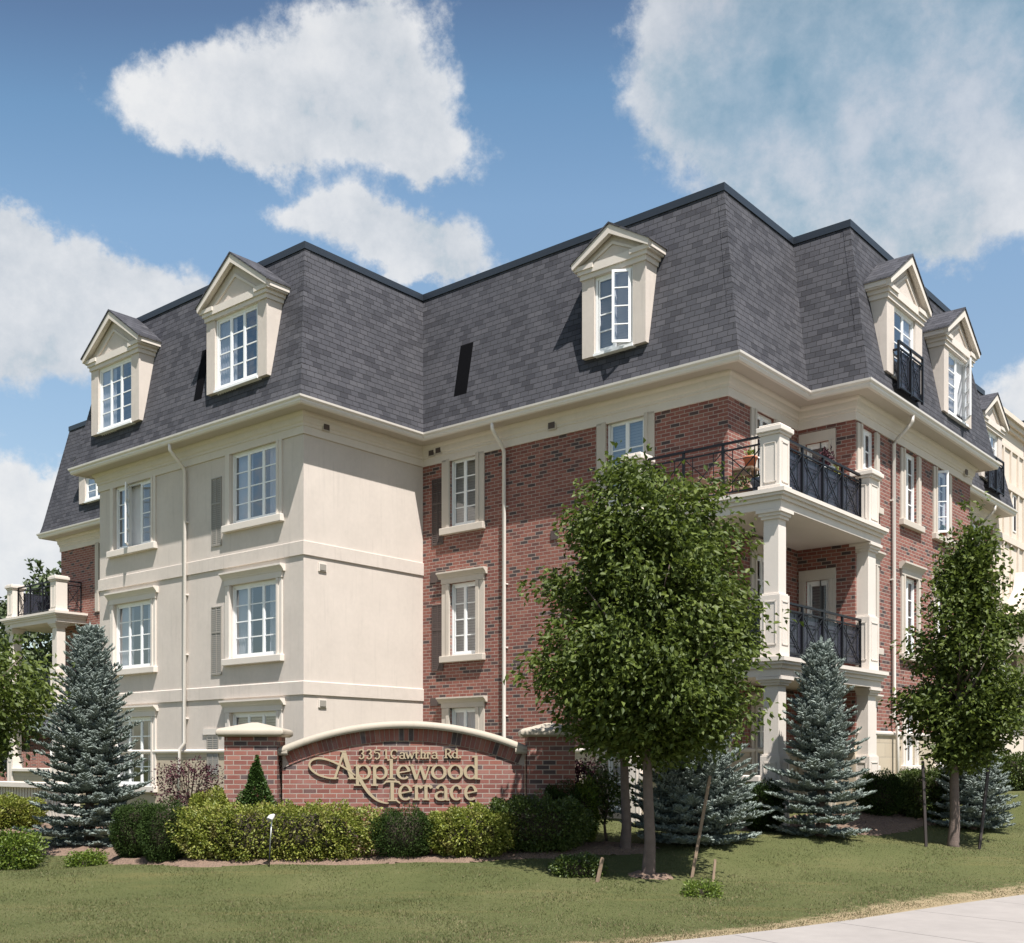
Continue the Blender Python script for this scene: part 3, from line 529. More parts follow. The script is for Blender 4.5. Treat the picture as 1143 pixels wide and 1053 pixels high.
# hip caps on the outward corners
b = MB()
for k, (x, y) in enumerate(PATH):
    sg = {(0, 8.1): (-1, 1), (0, 0): (-1, -1), (XB, YB): (-1, -1), (XD, YD): (-1, -1), (XB, YE): (-1, 1), (XF, YB): (1, -1), (XE, YD): (1, -1)}.get((x, y))
    if not sg: continue
    n = 24
    for j in range(n):
        za, zb = RZ0 + .06 + (RZ1 - RZ0 - .1) * j / n, RZ0 + .06 + (RZ1 - RZ0 - .1) * (j + 1) / n + .02
        for da, db in ((1, 0), (0, 1)):
            def pt(zz, t, e): o = roff(zz) + e; return (x + sg[0] * (o - t * da), y + sg[1] * (o - t * db), zz)
            b.quad(pt(za, 0, .009), pt(za, .15, .009), pt(zb, .15, .006), pt(zb, 0, .006)); b.quad(pt(za, .15, .009), pt(za, .15, .0), pt(zb, .15, .0), pt(zb, .15, .006)); b.quad(pt(za, 0, .009), pt(za, .15, .009), pt(za, .15, -.01), pt(za, 0, -.01))
b.build('hip_cap', M['shingle'], ROOF)
# downspouts
def spout(F, a, z1, foot=None):
    b = MB(); b.tube([F.p(a, .47, 9.06), F.p(a, .47, 8.93), F.p(a, .42, 8.87), F.p(a, .13, 8.60), F.p(a, .075, 8.52), F.p(a, .075, z1 + .14)] + ([F.p(a + foot * .08, .13, z1), F.p(a + foot * .08, .13, .5)] if foot else [F.p(a, .075, .4)]), .042, 8)
    o = b.build('downspout', M['gutter'], BLD, True); c = MB()
    for zz in (7.3, 5.6, 4.2, 2.7): c.fb(F, a - .055, a + .055, 0, .075, zz, zz + .03)
    c.build('bracket', M['gutter'], o)
spout(FS, 4.22, 2.0, 1.4); spout(FB, -2.57, 1.9); spout(RD, 8.42, 2.5, .6); spout(RB, 18.3, 2.5)
# louvred wall vents
def louvre(F, a0, a1, z0, z1, m, split=None):
    b = MB(); t = .025
    b.fb(F, a0, a0 + t, -.002, .022, z0, z1); b.fb(F, a1 - t, a1, -.002, .022, z0, z1); b.fb(F, a0, a1, -.001, .024, z1 - t, z1); b.fb(F, a0, a1, -.001, .024, z0, z0 + t)
    mid = (a0 + a1) / 2; b.fb(F, mid - .012, mid + .012, -.001, .023, z0 + t, z1 - t)
    if split: b.fb(F, a0 + t, a1 - t, -.001, .025, split - .02, split + .02)
    zz = z0 + t + .01
    while zz < z1 - t - .02:
        for p, q in ((a0 + t, mid - .012), (mid + .012, a1 - t)): b.quad(F.p(p, .020, zz), F.p(q, .020, zz), F.p(q, .004, zz + .045), F.p(p, .004, zz + .045))
        zz += .045
    return b.build('wall_vent', M[m], BLD)
for z0, z1 in ((6.62, 8.18), (3.68, 5.24)): louvre(FS, 2.87, 3.25, z0, z1, 'grey', z0 + .97)
louvre(FS, 2.98, 3.42, 1.40, 2.30, 'grey'); MB().fb(FS, 2.84, 3.56, -.002, .03, 2.32, 2.46).build('lintel', M['trim'], BLD)
for z0, z1 in ((6.74, 8.28), (3.81, 5.35)): louvre(FB, -.66, -.31, z0, z1, 'dark', z0 + .95)
b = MB()
for a0, a1, z0, z1 in ((-.65, -.26, 5.87, 6.12), (-.64, -.26, 3.0, 3.18), (-4.02, -3.82, 6.43, 6.62)): b.fb(FB, a0, a1, -.002, .02, z0, z1)
b.build('blank_plate', M['dark'], BLD)
def vent(F, a, zz, s=.13, base=0, m='dark'):
    b = MB(); b.fb(F, a - s, a + s, base, base + .03, zz - s * .8, zz + s * .8); o = b.build('exhaust_vent', M['trim'] if m == 'trim' else M['btrim'], BLD)
    c = MB(); c.fb(F, a - s * .75, a + s * .75, base + .03, base + .045, zz - s * .55, zz + s * .6); c.build('flap', M['grey' if m == 'trim' else 'dark'], o)
vent(RS, .5, 5.86, .11, 0, 'trim'); vent(RS, .5, 2.95, .11, 0, 'trim'); vent(RS, .55, 8.86, .10, .056); vent(FB, -.36, 8.88, .10, .056); vent(FB, -.58, 8.90, .10, .056); vent(FB, -3.9, 8.84, .11, .056); vent(RD, 13.1, 8.84, .11, .056)
# ---- dormers
def dormer(F, c, hw, pil, zb, zt, apex, reach, ns, dress, open_sash=None, door=False, hinge=(1, 62)):
    """c: centre along the wall, hw: half width of the face, reach: half width of its roof"""
    FO = .45; b = MB(); zc = zt - .06
    for s in (-1, 1): b.fb(F, *sorted((c + s * (hw - pil), c + s * hw)), -.6, FO, zb, zc)
    d = b.build('dormer', M['stucco'], BLD)
    e = MB(); ze = zc + .36
    e.fb(F, c - hw - .03, c + hw + .03, -.2, FO + .035, zc, zc + .10)
    e.fb(F, c - hw - .07, c + hw + .07, -.2, FO + .07, zc + .10, zc + .18)
    for s in (-1, 1): e.fb(F, *sorted((c + s * (hw - pil - .02), c + s * (hw + .14))), -.2, FO + .10, zc + .18, zc + .27)
    e.fb(F, c - hw + pil, c + hw - pil, -.2, FO + .07, zc + .18, zc + .265)
    e.build('entablature', M['trim'], d)
    zeave = ze - .02; sl = (apex - zeave) / reach
    def fn(a, zz, o): return F.p(a, o, zz)
    t = MB(); t.prism([(c - reach + .06, zc + .262), (c + reach - .06, zc + .262), (c + reach - .06, zeave - .03), (c, apex - .06), (c - reach + .06, zeave - .03)], fn, -.3, FO + .0)
    t.build('gable', M['stucco'], d)
    r = MB(); k = .62; ca, cz0 = c, zc + .262
    # raised triangular moulding inside the gable
    def tri(sc_, o0, o1, wd):
        hh = (apex - .16 - cz0); B = reach * sc_
        for s in (-1, 1):
            r.prism([(c + s * B, cz0 + .02), (c, cz0 + .02 + hh * sc_), (c, cz0 + .02 + hh * sc_ - wd * 1.25), (c + s * (B - wd * 1.9), cz0 + .02)], fn, o0, o1)
    tri(.66, FO + .002, FO + .03, .05)
    r.build('gable_moulding', M['trim'], d)
    k = MB(); th = .15
    for s in (-1, 1):
        k.prism([(c + s * reach, zeave - .015), (c, apex - .015), (c, apex - .015 - th * 1.2), (c + s * (reach - .03), zeave - th * .85)], fn, FO + .05, FO + .15 + .001 * s)
        k.prism([(c + s * (reach - .03), zeave - .04), (c, apex - .04), (c, apex - .075 - .02), (c + s * (reach - .05), zeave - .095)], fn, FO - .02, FO + .052)
        k.prism([(c + s * (reach - .002), zeave - .018), (c + s * (reach - .03), zeave - .018), (c + s * (reach - .03), zeave - .13), (c + s * (reach - .002), zeave - .13)], fn, -.3, FO + .048)
    k.build('bargeboard', M['trim'], d)
    q = MB()
    for s in (-1, 1):
        q.prism([(c + s * (reach + .025), zeave - .03), (c + s * (reach + .025), zeave + .005), (c, apex + .03), (c, apex - .012)], fn, -.75, FO + .170 + .001 * s)
    q.build('dormer_roof', M['shingle'], d)
    wz0 = zb + .03
    w = window(F, c - hw + pil + .005, c + hw - pil - .005, wz0, zc - .002, ns, 4, dress, o=FO - .07, parent=d, cut=False, open_sash=open_sash, hinge=hinge)
    # sub-parts of a dormer stay one level below it
    for ch in list(w.children): ch.parent = d
    MB().fb(F, c - hw + pil - .01, c + hw - pil + .01, FO - .14, FO + .03, zb - .02, wz0).build('window_sill', M['white'], d)
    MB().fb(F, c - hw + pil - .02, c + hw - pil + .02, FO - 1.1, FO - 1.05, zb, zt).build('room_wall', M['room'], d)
    if door: railing(F, c - .68, c + .68, FO + .12, zb - .30, zb + .68, 2, True, d, True)
    return d
def railing(F, a0, a1, o, z0, z1, nb, panel, parent, brackets=False, ends=(True, True), name='railing'):
    b = MB(); t = .022
    b.fb(F, a0, a1, o - .025, o + .025, z1 - .04, z1); b.fb(F, a0, a1, o - .015, o + .015, z1 - .165, z1 - .135); b.fb(F, a0, a1, o - .015, o + .015, z0 + .02, z0 + .05)
    for k in range(nb + 1):
        if k == 0 and not ends[0] or k == nb and not ends[1]: continue
        a = a0 + (a1 - a0) * k / nb; b.fb(F, a - t, a + t, o - t, o + t, z0 - .02, z1 - .041)
    for k in range(nb):
        p, q = a0 + (a1 - a0) * k / nb + t, a0 + (a1 - a0) * (k + 1) / nb - t; lo, hi = z0 + .05, z1 - .165; m = .22 * (q - p); mz = .24 * (hi - lo)
        b.beam(F.p(p, o + .004, lo), F.p(q, o + .004, hi), .016); b.beam(F.p(p, o - .004, hi), F.p(q, o - .004, lo), .016)
        for x in (p + m, q - m): b.beam(F.p(x, o + .001, lo), F.p(x, o + .001, hi), .012)
        for zz in (lo + mz, hi - mz): b.beam(F.p(p + m, o - .001, zz), F.p(q - m, o - .001, zz), .012)
    if brackets:
        for a in (a0 + .02, a1 - .02):
            for zz in (z0 + .06, z1 - .2): b.fb(F, a - .02, a + .02, o - .42, o - .02, zz, zz + .04)
    r = b.build(name, M['black'], parent)
    if panel:
        c = MB(); c.fb(F, a0 + .02, a1 - .02, o - .035, o - .028, z0 + .03, z1 - .17); c.build('panel', M['panel'], parent if brackets else r)
    return r
dormer(FS, 1.735, 1.075, .31, 9.90, 11.57, 12.72, 1.25, 3, 'left')
dormer(FS, 6.635, 1.085, .33, 9.90, 11.57, 12.74, 1.28, 3, 'left')
dormer(FB, -5.735, .765, .30, 9.90, 11.54, 12.38, .94, 2, 'blind', open_sash=0, hinge=(1, 32))
dormer(FB, 13.85, .95, .36, 9.85, 10.95, 11.45, .97, 2, 'curtain')
dormer(RD, 8.05, 1.0, .40, 9.66, 11.20, 12.30, 1.17, 2, 'left', door=True)
dormer(RD, 11.38, .95, .30, 9.66, 11.20, 12.22, 1.13, 2, 'sheer', open_sash=1, hinge=(-1, 30))
dormer(RB, 18.1, .95, .36, 9.70, 11.2, 12.2, 1.1, 2, 'left', door=True)
# flat black sheets paint the dark of narrow duct recesses beside two dormers
def duct(F, a0, a1, z0, z1):
    b = MB()
    def pt(a, zz, e): return F.p(a, roff(zz) + e, zz)
    b.quad(pt(a0, z0, .006), pt(a1, z0, .006), pt(a1, z1, .006), pt(a0, z1, .006))
    b.build('roof_vent', M['blackhole'], BLD)
duct(FB, -1.69, -1.30, 9.70, 11.14); duct(FS, 3.17, 3.48, 9.70, 11.15)
# ---- corner balconies
def balcony(mirror):
    def y(v): return 8.95 - v if mirror else v
    SB = 1 if mirror else -1
    FX = Face('x', 2.63); FY = Face('y', y(-9.58), SB)
    def pbox(b, x0, x1, y0, y1, z0, z1): return b.box(x0, x1, min(y(y0), y(y1)), max(y(y0), y(y1)), z0, z1)
    xin = 7.0
    for zt in (6.45, 3.53):
        b = MB()
        for da, db, e in ((0, .07, .17), (.07, .12, .14), (.12, .19, .09), (.19, .33, .05)):
            poly = [(xin + e, -9.25), (xin + e, -9.58 - e), (2.63 - e, -9.58 - e), (2.63 - e, -6.28 + e), (XB + .05, -6.28 + e), (XB + .05, -7.72 if mirror else -8.0), (XD + .05, -7.72 if mirror else -8.0), (XD + .05, -9.25)]
            b.prism([(p, y(q)) for p, q in poly], lambda p, q, d: (p, q, d), zt - db, zt - da - (.0 if da == 0 else .0))
        s = b.build('balcony_slab', M['trim'], BLD)
    # posts: corner, inner end, pilaster against the right wing
    for (x0, y0, full) in ((2.81, -9.40, True), (2.81, -6.52, True), (6.80, -9.43, False)):
        for zt, ztop in ((None, 2.0), (3.53, 6.12), (6.45, 7.63)):
            b = MB(); zb = .2 if zt is None else zt
            if zt == 6.45:
                w = .19 if full else .24
                pbox(b, x0 - w, x0 + w, y0 - (.19 if full else .16), y0 + .19, zb, 7.42)
                pbox(b, x0 - w - .03, x0 + w + .03, y0 - (.22 if full else .19), y0 + .22, zb + .002, zb + .09)
                o = b.build('balcony_pier', M['trim'], BLD, bevel=.008)
                c = MB(); pbox(c, x0 - w - .03, x0 + w + .03, y0 - .215, y0 + .21, 7.421, 7.47); pbox(c, x0 - w - .06, x0 + w + .06, y0 - .25, y0 + .24, 7.47, 7.56); pbox(c, x0 - w - .03, x0 + w + .03, y0 - .21, y0 + .2, 7.56, 7.60); c.build('pier_cap', M['trim'], o, bevel=.012)
                zlo, zhi = zb + .14, 7.30
            else:
                zped = 4.66 if zt else 1.84; zcap0, zcap1 = (5.84, 6.115) if zt else (2.95, 3.195)
                w = .19 if full else .24; wy = .19 if full else .16
                pbox(b, x0 - w, x0 + w, y0 - wy, y0 + .19, zb, zped - .03); pbox(b, x0 - w + .02, x0 + w - .02, y0 - wy + .02, y0 + .17, zped - .03, zped)
                pbox(b, x0 - w + .045, x0 + w - .045, y0 - wy + .045, y0 + .145, zped, zcap0)
                o = b.build('balcony_column', M['trim'], BLD, bevel=.006)
                c = MB(); hh = zcap1 - zcap0
                for e, f0, f1 in ((-.02, 0, .42), (.02, .42, .6), (.05, .6, .8), (.085, .8, 1)): pbox(c, x0 - w - e + .03, x0 + w + e - .03, y0 - wy - e + .03, y0 + .19 + e - .03, zcap0 + hh * f0, zcap0 + hh * f1)
                c.build('capital', M['trim'], o); zlo, zhi = zb + .22, zped - .14
            # sunk panels on the two seen faces, drawn by a thin raised border
            c = MB(); wy = .19 if full else .16; xf, yf = x0 - w, y0 - wy
            for p0, p1 in (((y0 - wy + .07), (y0 + .12)),):
                for q0, q1, r0, r1 in ((p0, p1, zhi - .02, zhi), (p0, p1, zlo, zlo + .02), (p0, p0 + .02, zlo, zhi), (p1 - .02, p1, zlo, zhi)): pbox(c, xf - .012, xf + .001, q0, q1, r0, r1)
            for q0, q1, r0, r1 in ((x0 - w + .07, x0 + w - .07, zhi - .02, zhi), (x0 - w + .07, x0 + w - .07, zlo, zlo + .02), (x0 - w + .07, x0 - w + .09, zlo, zhi), (x0 + w - .09, x0 + w - .07, zlo, zhi)): pbox(c, q0, q1, yf - .012, yf + .001, r0, r1)
            c.build('panel_moulding', M['trim'], o)
    for zt in (6.45, 3.53):
        FR = Face('y', y(-9.40), SB)
        railing(FR, 3.02, 6.56, 0, zt + .1, zt + 1.05, 4, True, BLD)
        FL = Face('x', 2.81); a0, a1 = sorted((y(-9.20), y(-6.72))); railing(FL, a0, a1, 0, zt + .1, zt + 1.05, 3, zt < 5, BLD)
        FE = Face('y', y(-6.52), SB); railing(FE, 3.0, XB, 0, zt + .1, zt + 1.05, 1, False, BLD)
    # ground terrace wall
    b = MB(); pbox(b, 2.66, 2.9, -9.2, -6.7, .2, 1.35); o = b.build('terrace_wall', M['stone'], BLD); c = MB(); pbox(c, 2.58, 2.98, -9.22, -6.7, 1.35, 1.47); c.build('coping', M['trim'], o, bevel=.02)
balcony(False); balcony(True)

# ------------------------------------------------------------------ neighbours
def wbox(b, x0, x1, y0, y1, z0, z1): return b.box(x0, x1, y0, y1, z0, z1)
blk = empty('stucco_building', W(19.7, YB), 'pale beige stucco block with stepped parapet beyond the right end of the brick wing', 'building', rz=math.atan2(U.y, U.x))
FW = Face('y', 0)
b = MB(); wbox(b, .02, 3.2, 0, 12, -.5, 12.2); b.build('wall', M['block'], blk)
b = MB()
for zz, e, h in ((11.35, .05, .10), (11.9, .10, .12), (12.02, .18, .16), (12.18, .26, .14), (12.32, .16, .10)): b.box(.02 - e * .2, 3.2 + e, -e, 12, zz, zz + h)
b.build('parapet', M['block'], blk)
b = MB()
for a in (.2, .95, 1.7, 2.45, 3.05): b.fb(FW, a - .05, a + .05, 0, .06, 6.6, 11.34)
for zz in (10.1, 8.45, 6.5): b.fb(FW, .05, 3.22, .001, .075, zz, zz + .2)
b.build('pilaster', M['block'], blk)
for q in ((2.0, 2.3, 8.9, 10.05), (.6, 1.1, 3.2, 5.2), (1.7, 2.4, 3.2, 5.2), (.6, 1.1, .9, 2.4)):
    wo = MB().fb(FW, q[0], q[1], .001, .02, q[2], q[3]).build('window', M['white'], blk); MB().fb(FW, q[0] + .05, q[1] - .05, .0, .026, q[2] + .05, q[3] - .05).build('pane', M['blackglass'], wo)
b = MB(); b.prism([(1.0, 6.2), (3.0, 6.2), (2.8, 6.6), (2.3, 7.0), (2.0, 7.6), (1.7, 7.0), (1.2, 6.6)], lambda a, zz, o: FW.p(a, o, zz), .08, .5); b.build('canopy', M['block'], blk)
b = MB(); b.fb(FW, 1.0, 3.3, 0, 1.2, 5.0, 5.3); b.build('balcony_slab', M['trim'], blk); railing(FW, 1.0, 3.3, 1.15, 5.35, 6.3, 4, False, blk)
for zz in (7.9, 7.9): pass
ob = empty('brown_building', W(24.5, -9.0), 'brown flat-topped building at the far right edge behind the beige block', 'building', rz=math.atan2(U.y, U.x))
MB().box(0, 9, 0, 8, -.5, 12.9).build('wall', M['brown'], ob); MB().box(-.1, 9.1, -.1, 8.1, 12.9, 13.1).build('roof', M['cap'], ob)
for zz in (2.5, 5.5, 8.5):
    for a in (.8, 3, 5.2):
        wo = MB().fb(FW, a, a + 1.2, 0, .03, zz, zz + 1.6).build('window', M['white'], ob); MB().fb(FW, a + .06, a + 1.14, 0, .04, zz + .06, zz + 1.54).build('pane', M['blackglass'], wo)
hx, hy = at(20, 56)
hs_ = empty('brick_house', (hx, hy, .3), 'distant red brick house seen under the left balcony', 'house', rz=.35)
MB().box(-9, 8, 0, 9, -.5, 3.1).build('wall', M['brick'], hs_)
MB().prism([(-.6, 2.95), (9.6, 2.95), (4.5, 5.4)], lambda a, zz, d: (d, a, zz), -9.5, 8.5).build('roof', M['shingle'], hs_)
for a in (-7.5, -4.5, -1.5, 1.5, 4.5):
    wo = MB().box(a, a + 1.5, -.04, .05, .9, 2.3).build('window', M['white'], hs_); MB().box(a + .1, a + 1.4, -.06, .0, 1.0, 2.2).build('pane', M['blackglass'], wo)
# slatted patio screen at the left edge
px_, py_ = at(25, 25.2)
ps = empty('patio_screen', (px_, py_, g1(px_, py_)), 'low beige slatted patio screen with flat cap at the left edge', 'fence', rz=math.atan2(V.y, V.x) + PI)
b = MB()
zt_ = zat(873, 25.2) - g1(px_, py_)
for k in range(34): b.box(-2.6 + k * .13, -2.6 + k * .13 + .085, .0, .05, -.3, zt_ - .12)
b.build('slats', M['stucco'], ps); MB().box(-2.7, 1.95, .055, .12, -.3, zt_ - .13).build('backing', M['grey'], ps); MB().box(-2.75, 2.0, -.12, .22, zt_ - .12, zt_).build('cap', M['trim'], ps, bevel=.01)
MB().box(1.85, 2.15, -.08, .2, -.3, zt_ - .121).build('post', M['trim'], ps)

# ------------------------------------------------------------------ the entrance sign
SD = 17.85; SK = F_PX / SD; sx0, sy0 = at(450, SD); sz0 = .30
SIGN = empty('entrance_sign', (sx0, sy0, sz0), 'arched red brick entrance sign between two capped piers with tan raised lettering', 'sign', rz=math.radians(2))
def sxz(px, py): return ((px - 450) / SK, CAM_H + (HZ - (py + .022 * (px - 450))) / SK - sz0)
def sraw(px, py): return ((px - 450) / SK, CAM_H + (HZ - py) / SK - sz0)
RA = 345 / SK; xc_, zc_ = sraw(453, 805); zc_ -= RA
def arc_z(x, r): return zc_ + math.sqrt(r * r - (x - xc_) ** 2)
xl, xr = sraw(316, 0)[0], sraw(586, 0)[0]
def arcpoly(r0, xa, xb, n=40): return [(xa + (xb - xa) * k / n, arc_z(xa + (xb - xa) * k / n, r0)) for k in range(n + 1)]
RW = RA - .10
MB().prism([(xl, -.5)] + arcpoly(RW, xl, xr) + [(xr, -.5)], lambda a, zz, d: (a, d, zz), 0, .32).build('wall', M['sbrick'], SIGN)
# soldier course
b = MB(); r1, r0 = RW - .004, RW - .215; a = math.asin((xl - xc_ + .02) / RW); aend = math.asin((xr - xc_ - .02) / RW); n = int((aend - a) * RW / .0775)
for k in range(n):
    t0 = a + (aend - a) * (k + .07) / n; t1 = a + (aend - a) * (k + .93) / n
    b.prism([(xc_ + r0 * math.sin(t0), zc_ + r0 * math.cos(t0)), (xc_ + r1 * math.sin(t0), zc_ + r1 * math.cos(t0)), (xc_ + r1 * math.sin(t1), zc_ + r1 * math.cos(t1)), (xc_ + r0 * math.sin(t1), zc_ + r0 * math.cos(t1))], lambda p, q, d: (p, d, q), -.018, .004)
sc_o = b.build('soldier_course', M['soldier'], SIGN)
b = MB(); pl = arcpoly(RW - .002, xl + .005, xr - .005); pl2 = arcpoly(RW - .222, xl + .005, xr - .005)[::-1]; b.prism(pl + pl2, lambda p, q, d: (p, d, q), -.010, .003); b.build('mortar_bed', plain('mortar', (.36, .30, .26), .9, .1, 6), sc_o)
# rounded coping
prof = [(-.12, -.02), (-.14, .01), (-.14, .055), (-.11, .082), (-.05, .098), (.2, .098), (.40, .082), (.45, .05), (.45, .0), (.42, -.02)]
b = MB(); N = 48; rows_ = []
for k in range(N + 1):
    x = xl - .02 + (xr - xl + .04) * k / N; th = math.asin((x - xc_) / RW)
    rows_.append([(xc_ + (RW + h) * math.sin(th), d, zc_ + (RW + h) * math.cos(th)) for d, h in prof])
i0 = 0
for r in rows_: b.v += r
m_ = len(prof)
for k in range(N): b.f += [(k * m_ + j, (k + 1) * m_ + j, (k + 1) * m_ + (j + 1) % m_, k * m_ + (j + 1) % m_) for j in range(m_)]
b.f += [tuple(range(m_)), tuple(N * m_ + j for j in range(m_))]
o = b.build('coping', M['cast'], SIGN, True); md = o.modifiers.new('e', 'EDGE_SPLIT'); md.split_angle = math.radians(50)
# coping ends level out against the piers
for s, xx in ((-1, xl), (1, xr)):
    b = MB(); zz = arc_z(xx, RW); b.prism([(d, zz + h - .012) for d, h in prof], lambda p, q, d: (d, p, q), xx - .16, xx + .10); b.build('coping_end', M['cast'], SIGN)
for px0, px1 in ((255, 312.5), (588, 641)):
    xa, xb = sraw(px0, 0)[0], sraw(px1, 0)[0]; zc0 = sraw(0, 823)[1]; zpk = sraw(0, 806.5)[1]
    o = MB().box(xa, xb, -.20, .58, -.5, zc0).build('pier', M['sbrick'], SIGN)
    e = .115; bb = MB(); ym = .19; X0, X1, Y0, Y1 = xa - e, xb + e, -.2 - e, .58 + e
    lv = [(.05, zc0 + .002), (.0, zc0 + .03), (.0, zc0 + .095), (.025, zc0 + .125)]
    ring = [[(X0 + t, Y0 + t, q), (X1 - t, Y0 + t, q), (X1 - t, Y1 - t, q), (X0 + t, Y1 - t, q)] for t, q in lv] + [[((xa + xb) / 2 + sx_ * .05, ym + sy_ * .05, zpk) for sx_, sy_ in ((-1, -1), (1, -1), (1, 1), (-1, 1))]]
    for r in ring: bb.v += r
    for k in range(len(ring) - 1): bb.f += [(4 * k + j, 4 * k + (j + 1) % 4, 4 * k + 4 + (j + 1) % 4, 4 * k + 4 + j) for j in range(4)]
    bb.f += [(3, 2, 1, 0), tuple(4 * (len(ring) - 1) + j for j in range(4))]; bb.build('pier_cap', M['cast'], o, bevel=.02)
# lettering: stroke-drawn serif capitals and lower case, in photograph pixels on the sign's face
class Glyph:
    def __init__(s): s.b = MB(); s.k = 0
    def rib(s, pts, ws):
        """ribbon with a width at every point"""
        if not isinstance(ws, (list, tuple)): ws = [ws] * len(pts)
        P = [Vector(sxz(*p)) for p in pts]; Lf, Rt = [], []
        for k, p in enumerate(P):
            d = (P[min(k + 1, len(P) - 1)] - P[max(k - 1, 0)]); d.normalize(); n = Vector((-d.y, d.x)) * ws[k] / SK / 2; Lf.append(p + n); Rt.append(p - n)
        s.k += 1; f = -.036 - .0006 * s.k
        for k in range(len(P) - 1):
            i = len(s.b.v); q = [Lf[k], Lf[k + 1], Rt[k + 1], Rt[k]]
            s.b.v += [(t.x, f, t.y) for t in q] + [(t.x, -.012, t.y) for t in q]
            s.b.f += [(i, i + 1, i + 2, i + 3), (i, i + 4, i + 5, i + 1), (i + 2, i + 6, i + 7, i + 3)] + ([(i, i + 3, i + 7, i + 4)] if k == 0 else []) + ([(i + 1, i + 5, i + 6, i + 2)] if k == len(P) - 2 else []) + [(i + 4, i + 7, i + 6, i + 5)]
    def arc(s, cx, cy, rx, ry, a0, a1, thick, thin, n=22):
        pts, ws = [], []
        for k in range(n + 1):
            a = math.radians(a0 + (a1 - a0) * k / n); pts.append((cx + rx * math.cos(a), cy - ry * math.sin(a))); ws.append(thin + (thick - thin) * abs(math.cos(a)) ** 1.2)
        s.rib(pts, ws)
    def stem(s, x, y0, y1, w): s.rib([(x, y0), (x, y1)], w)
    def serif(s, x, y, half, w): s.rib([(x - half, y), (x + half, y)], w)
    def done(s): s.b.build('letter', M['letter'], SIGN)
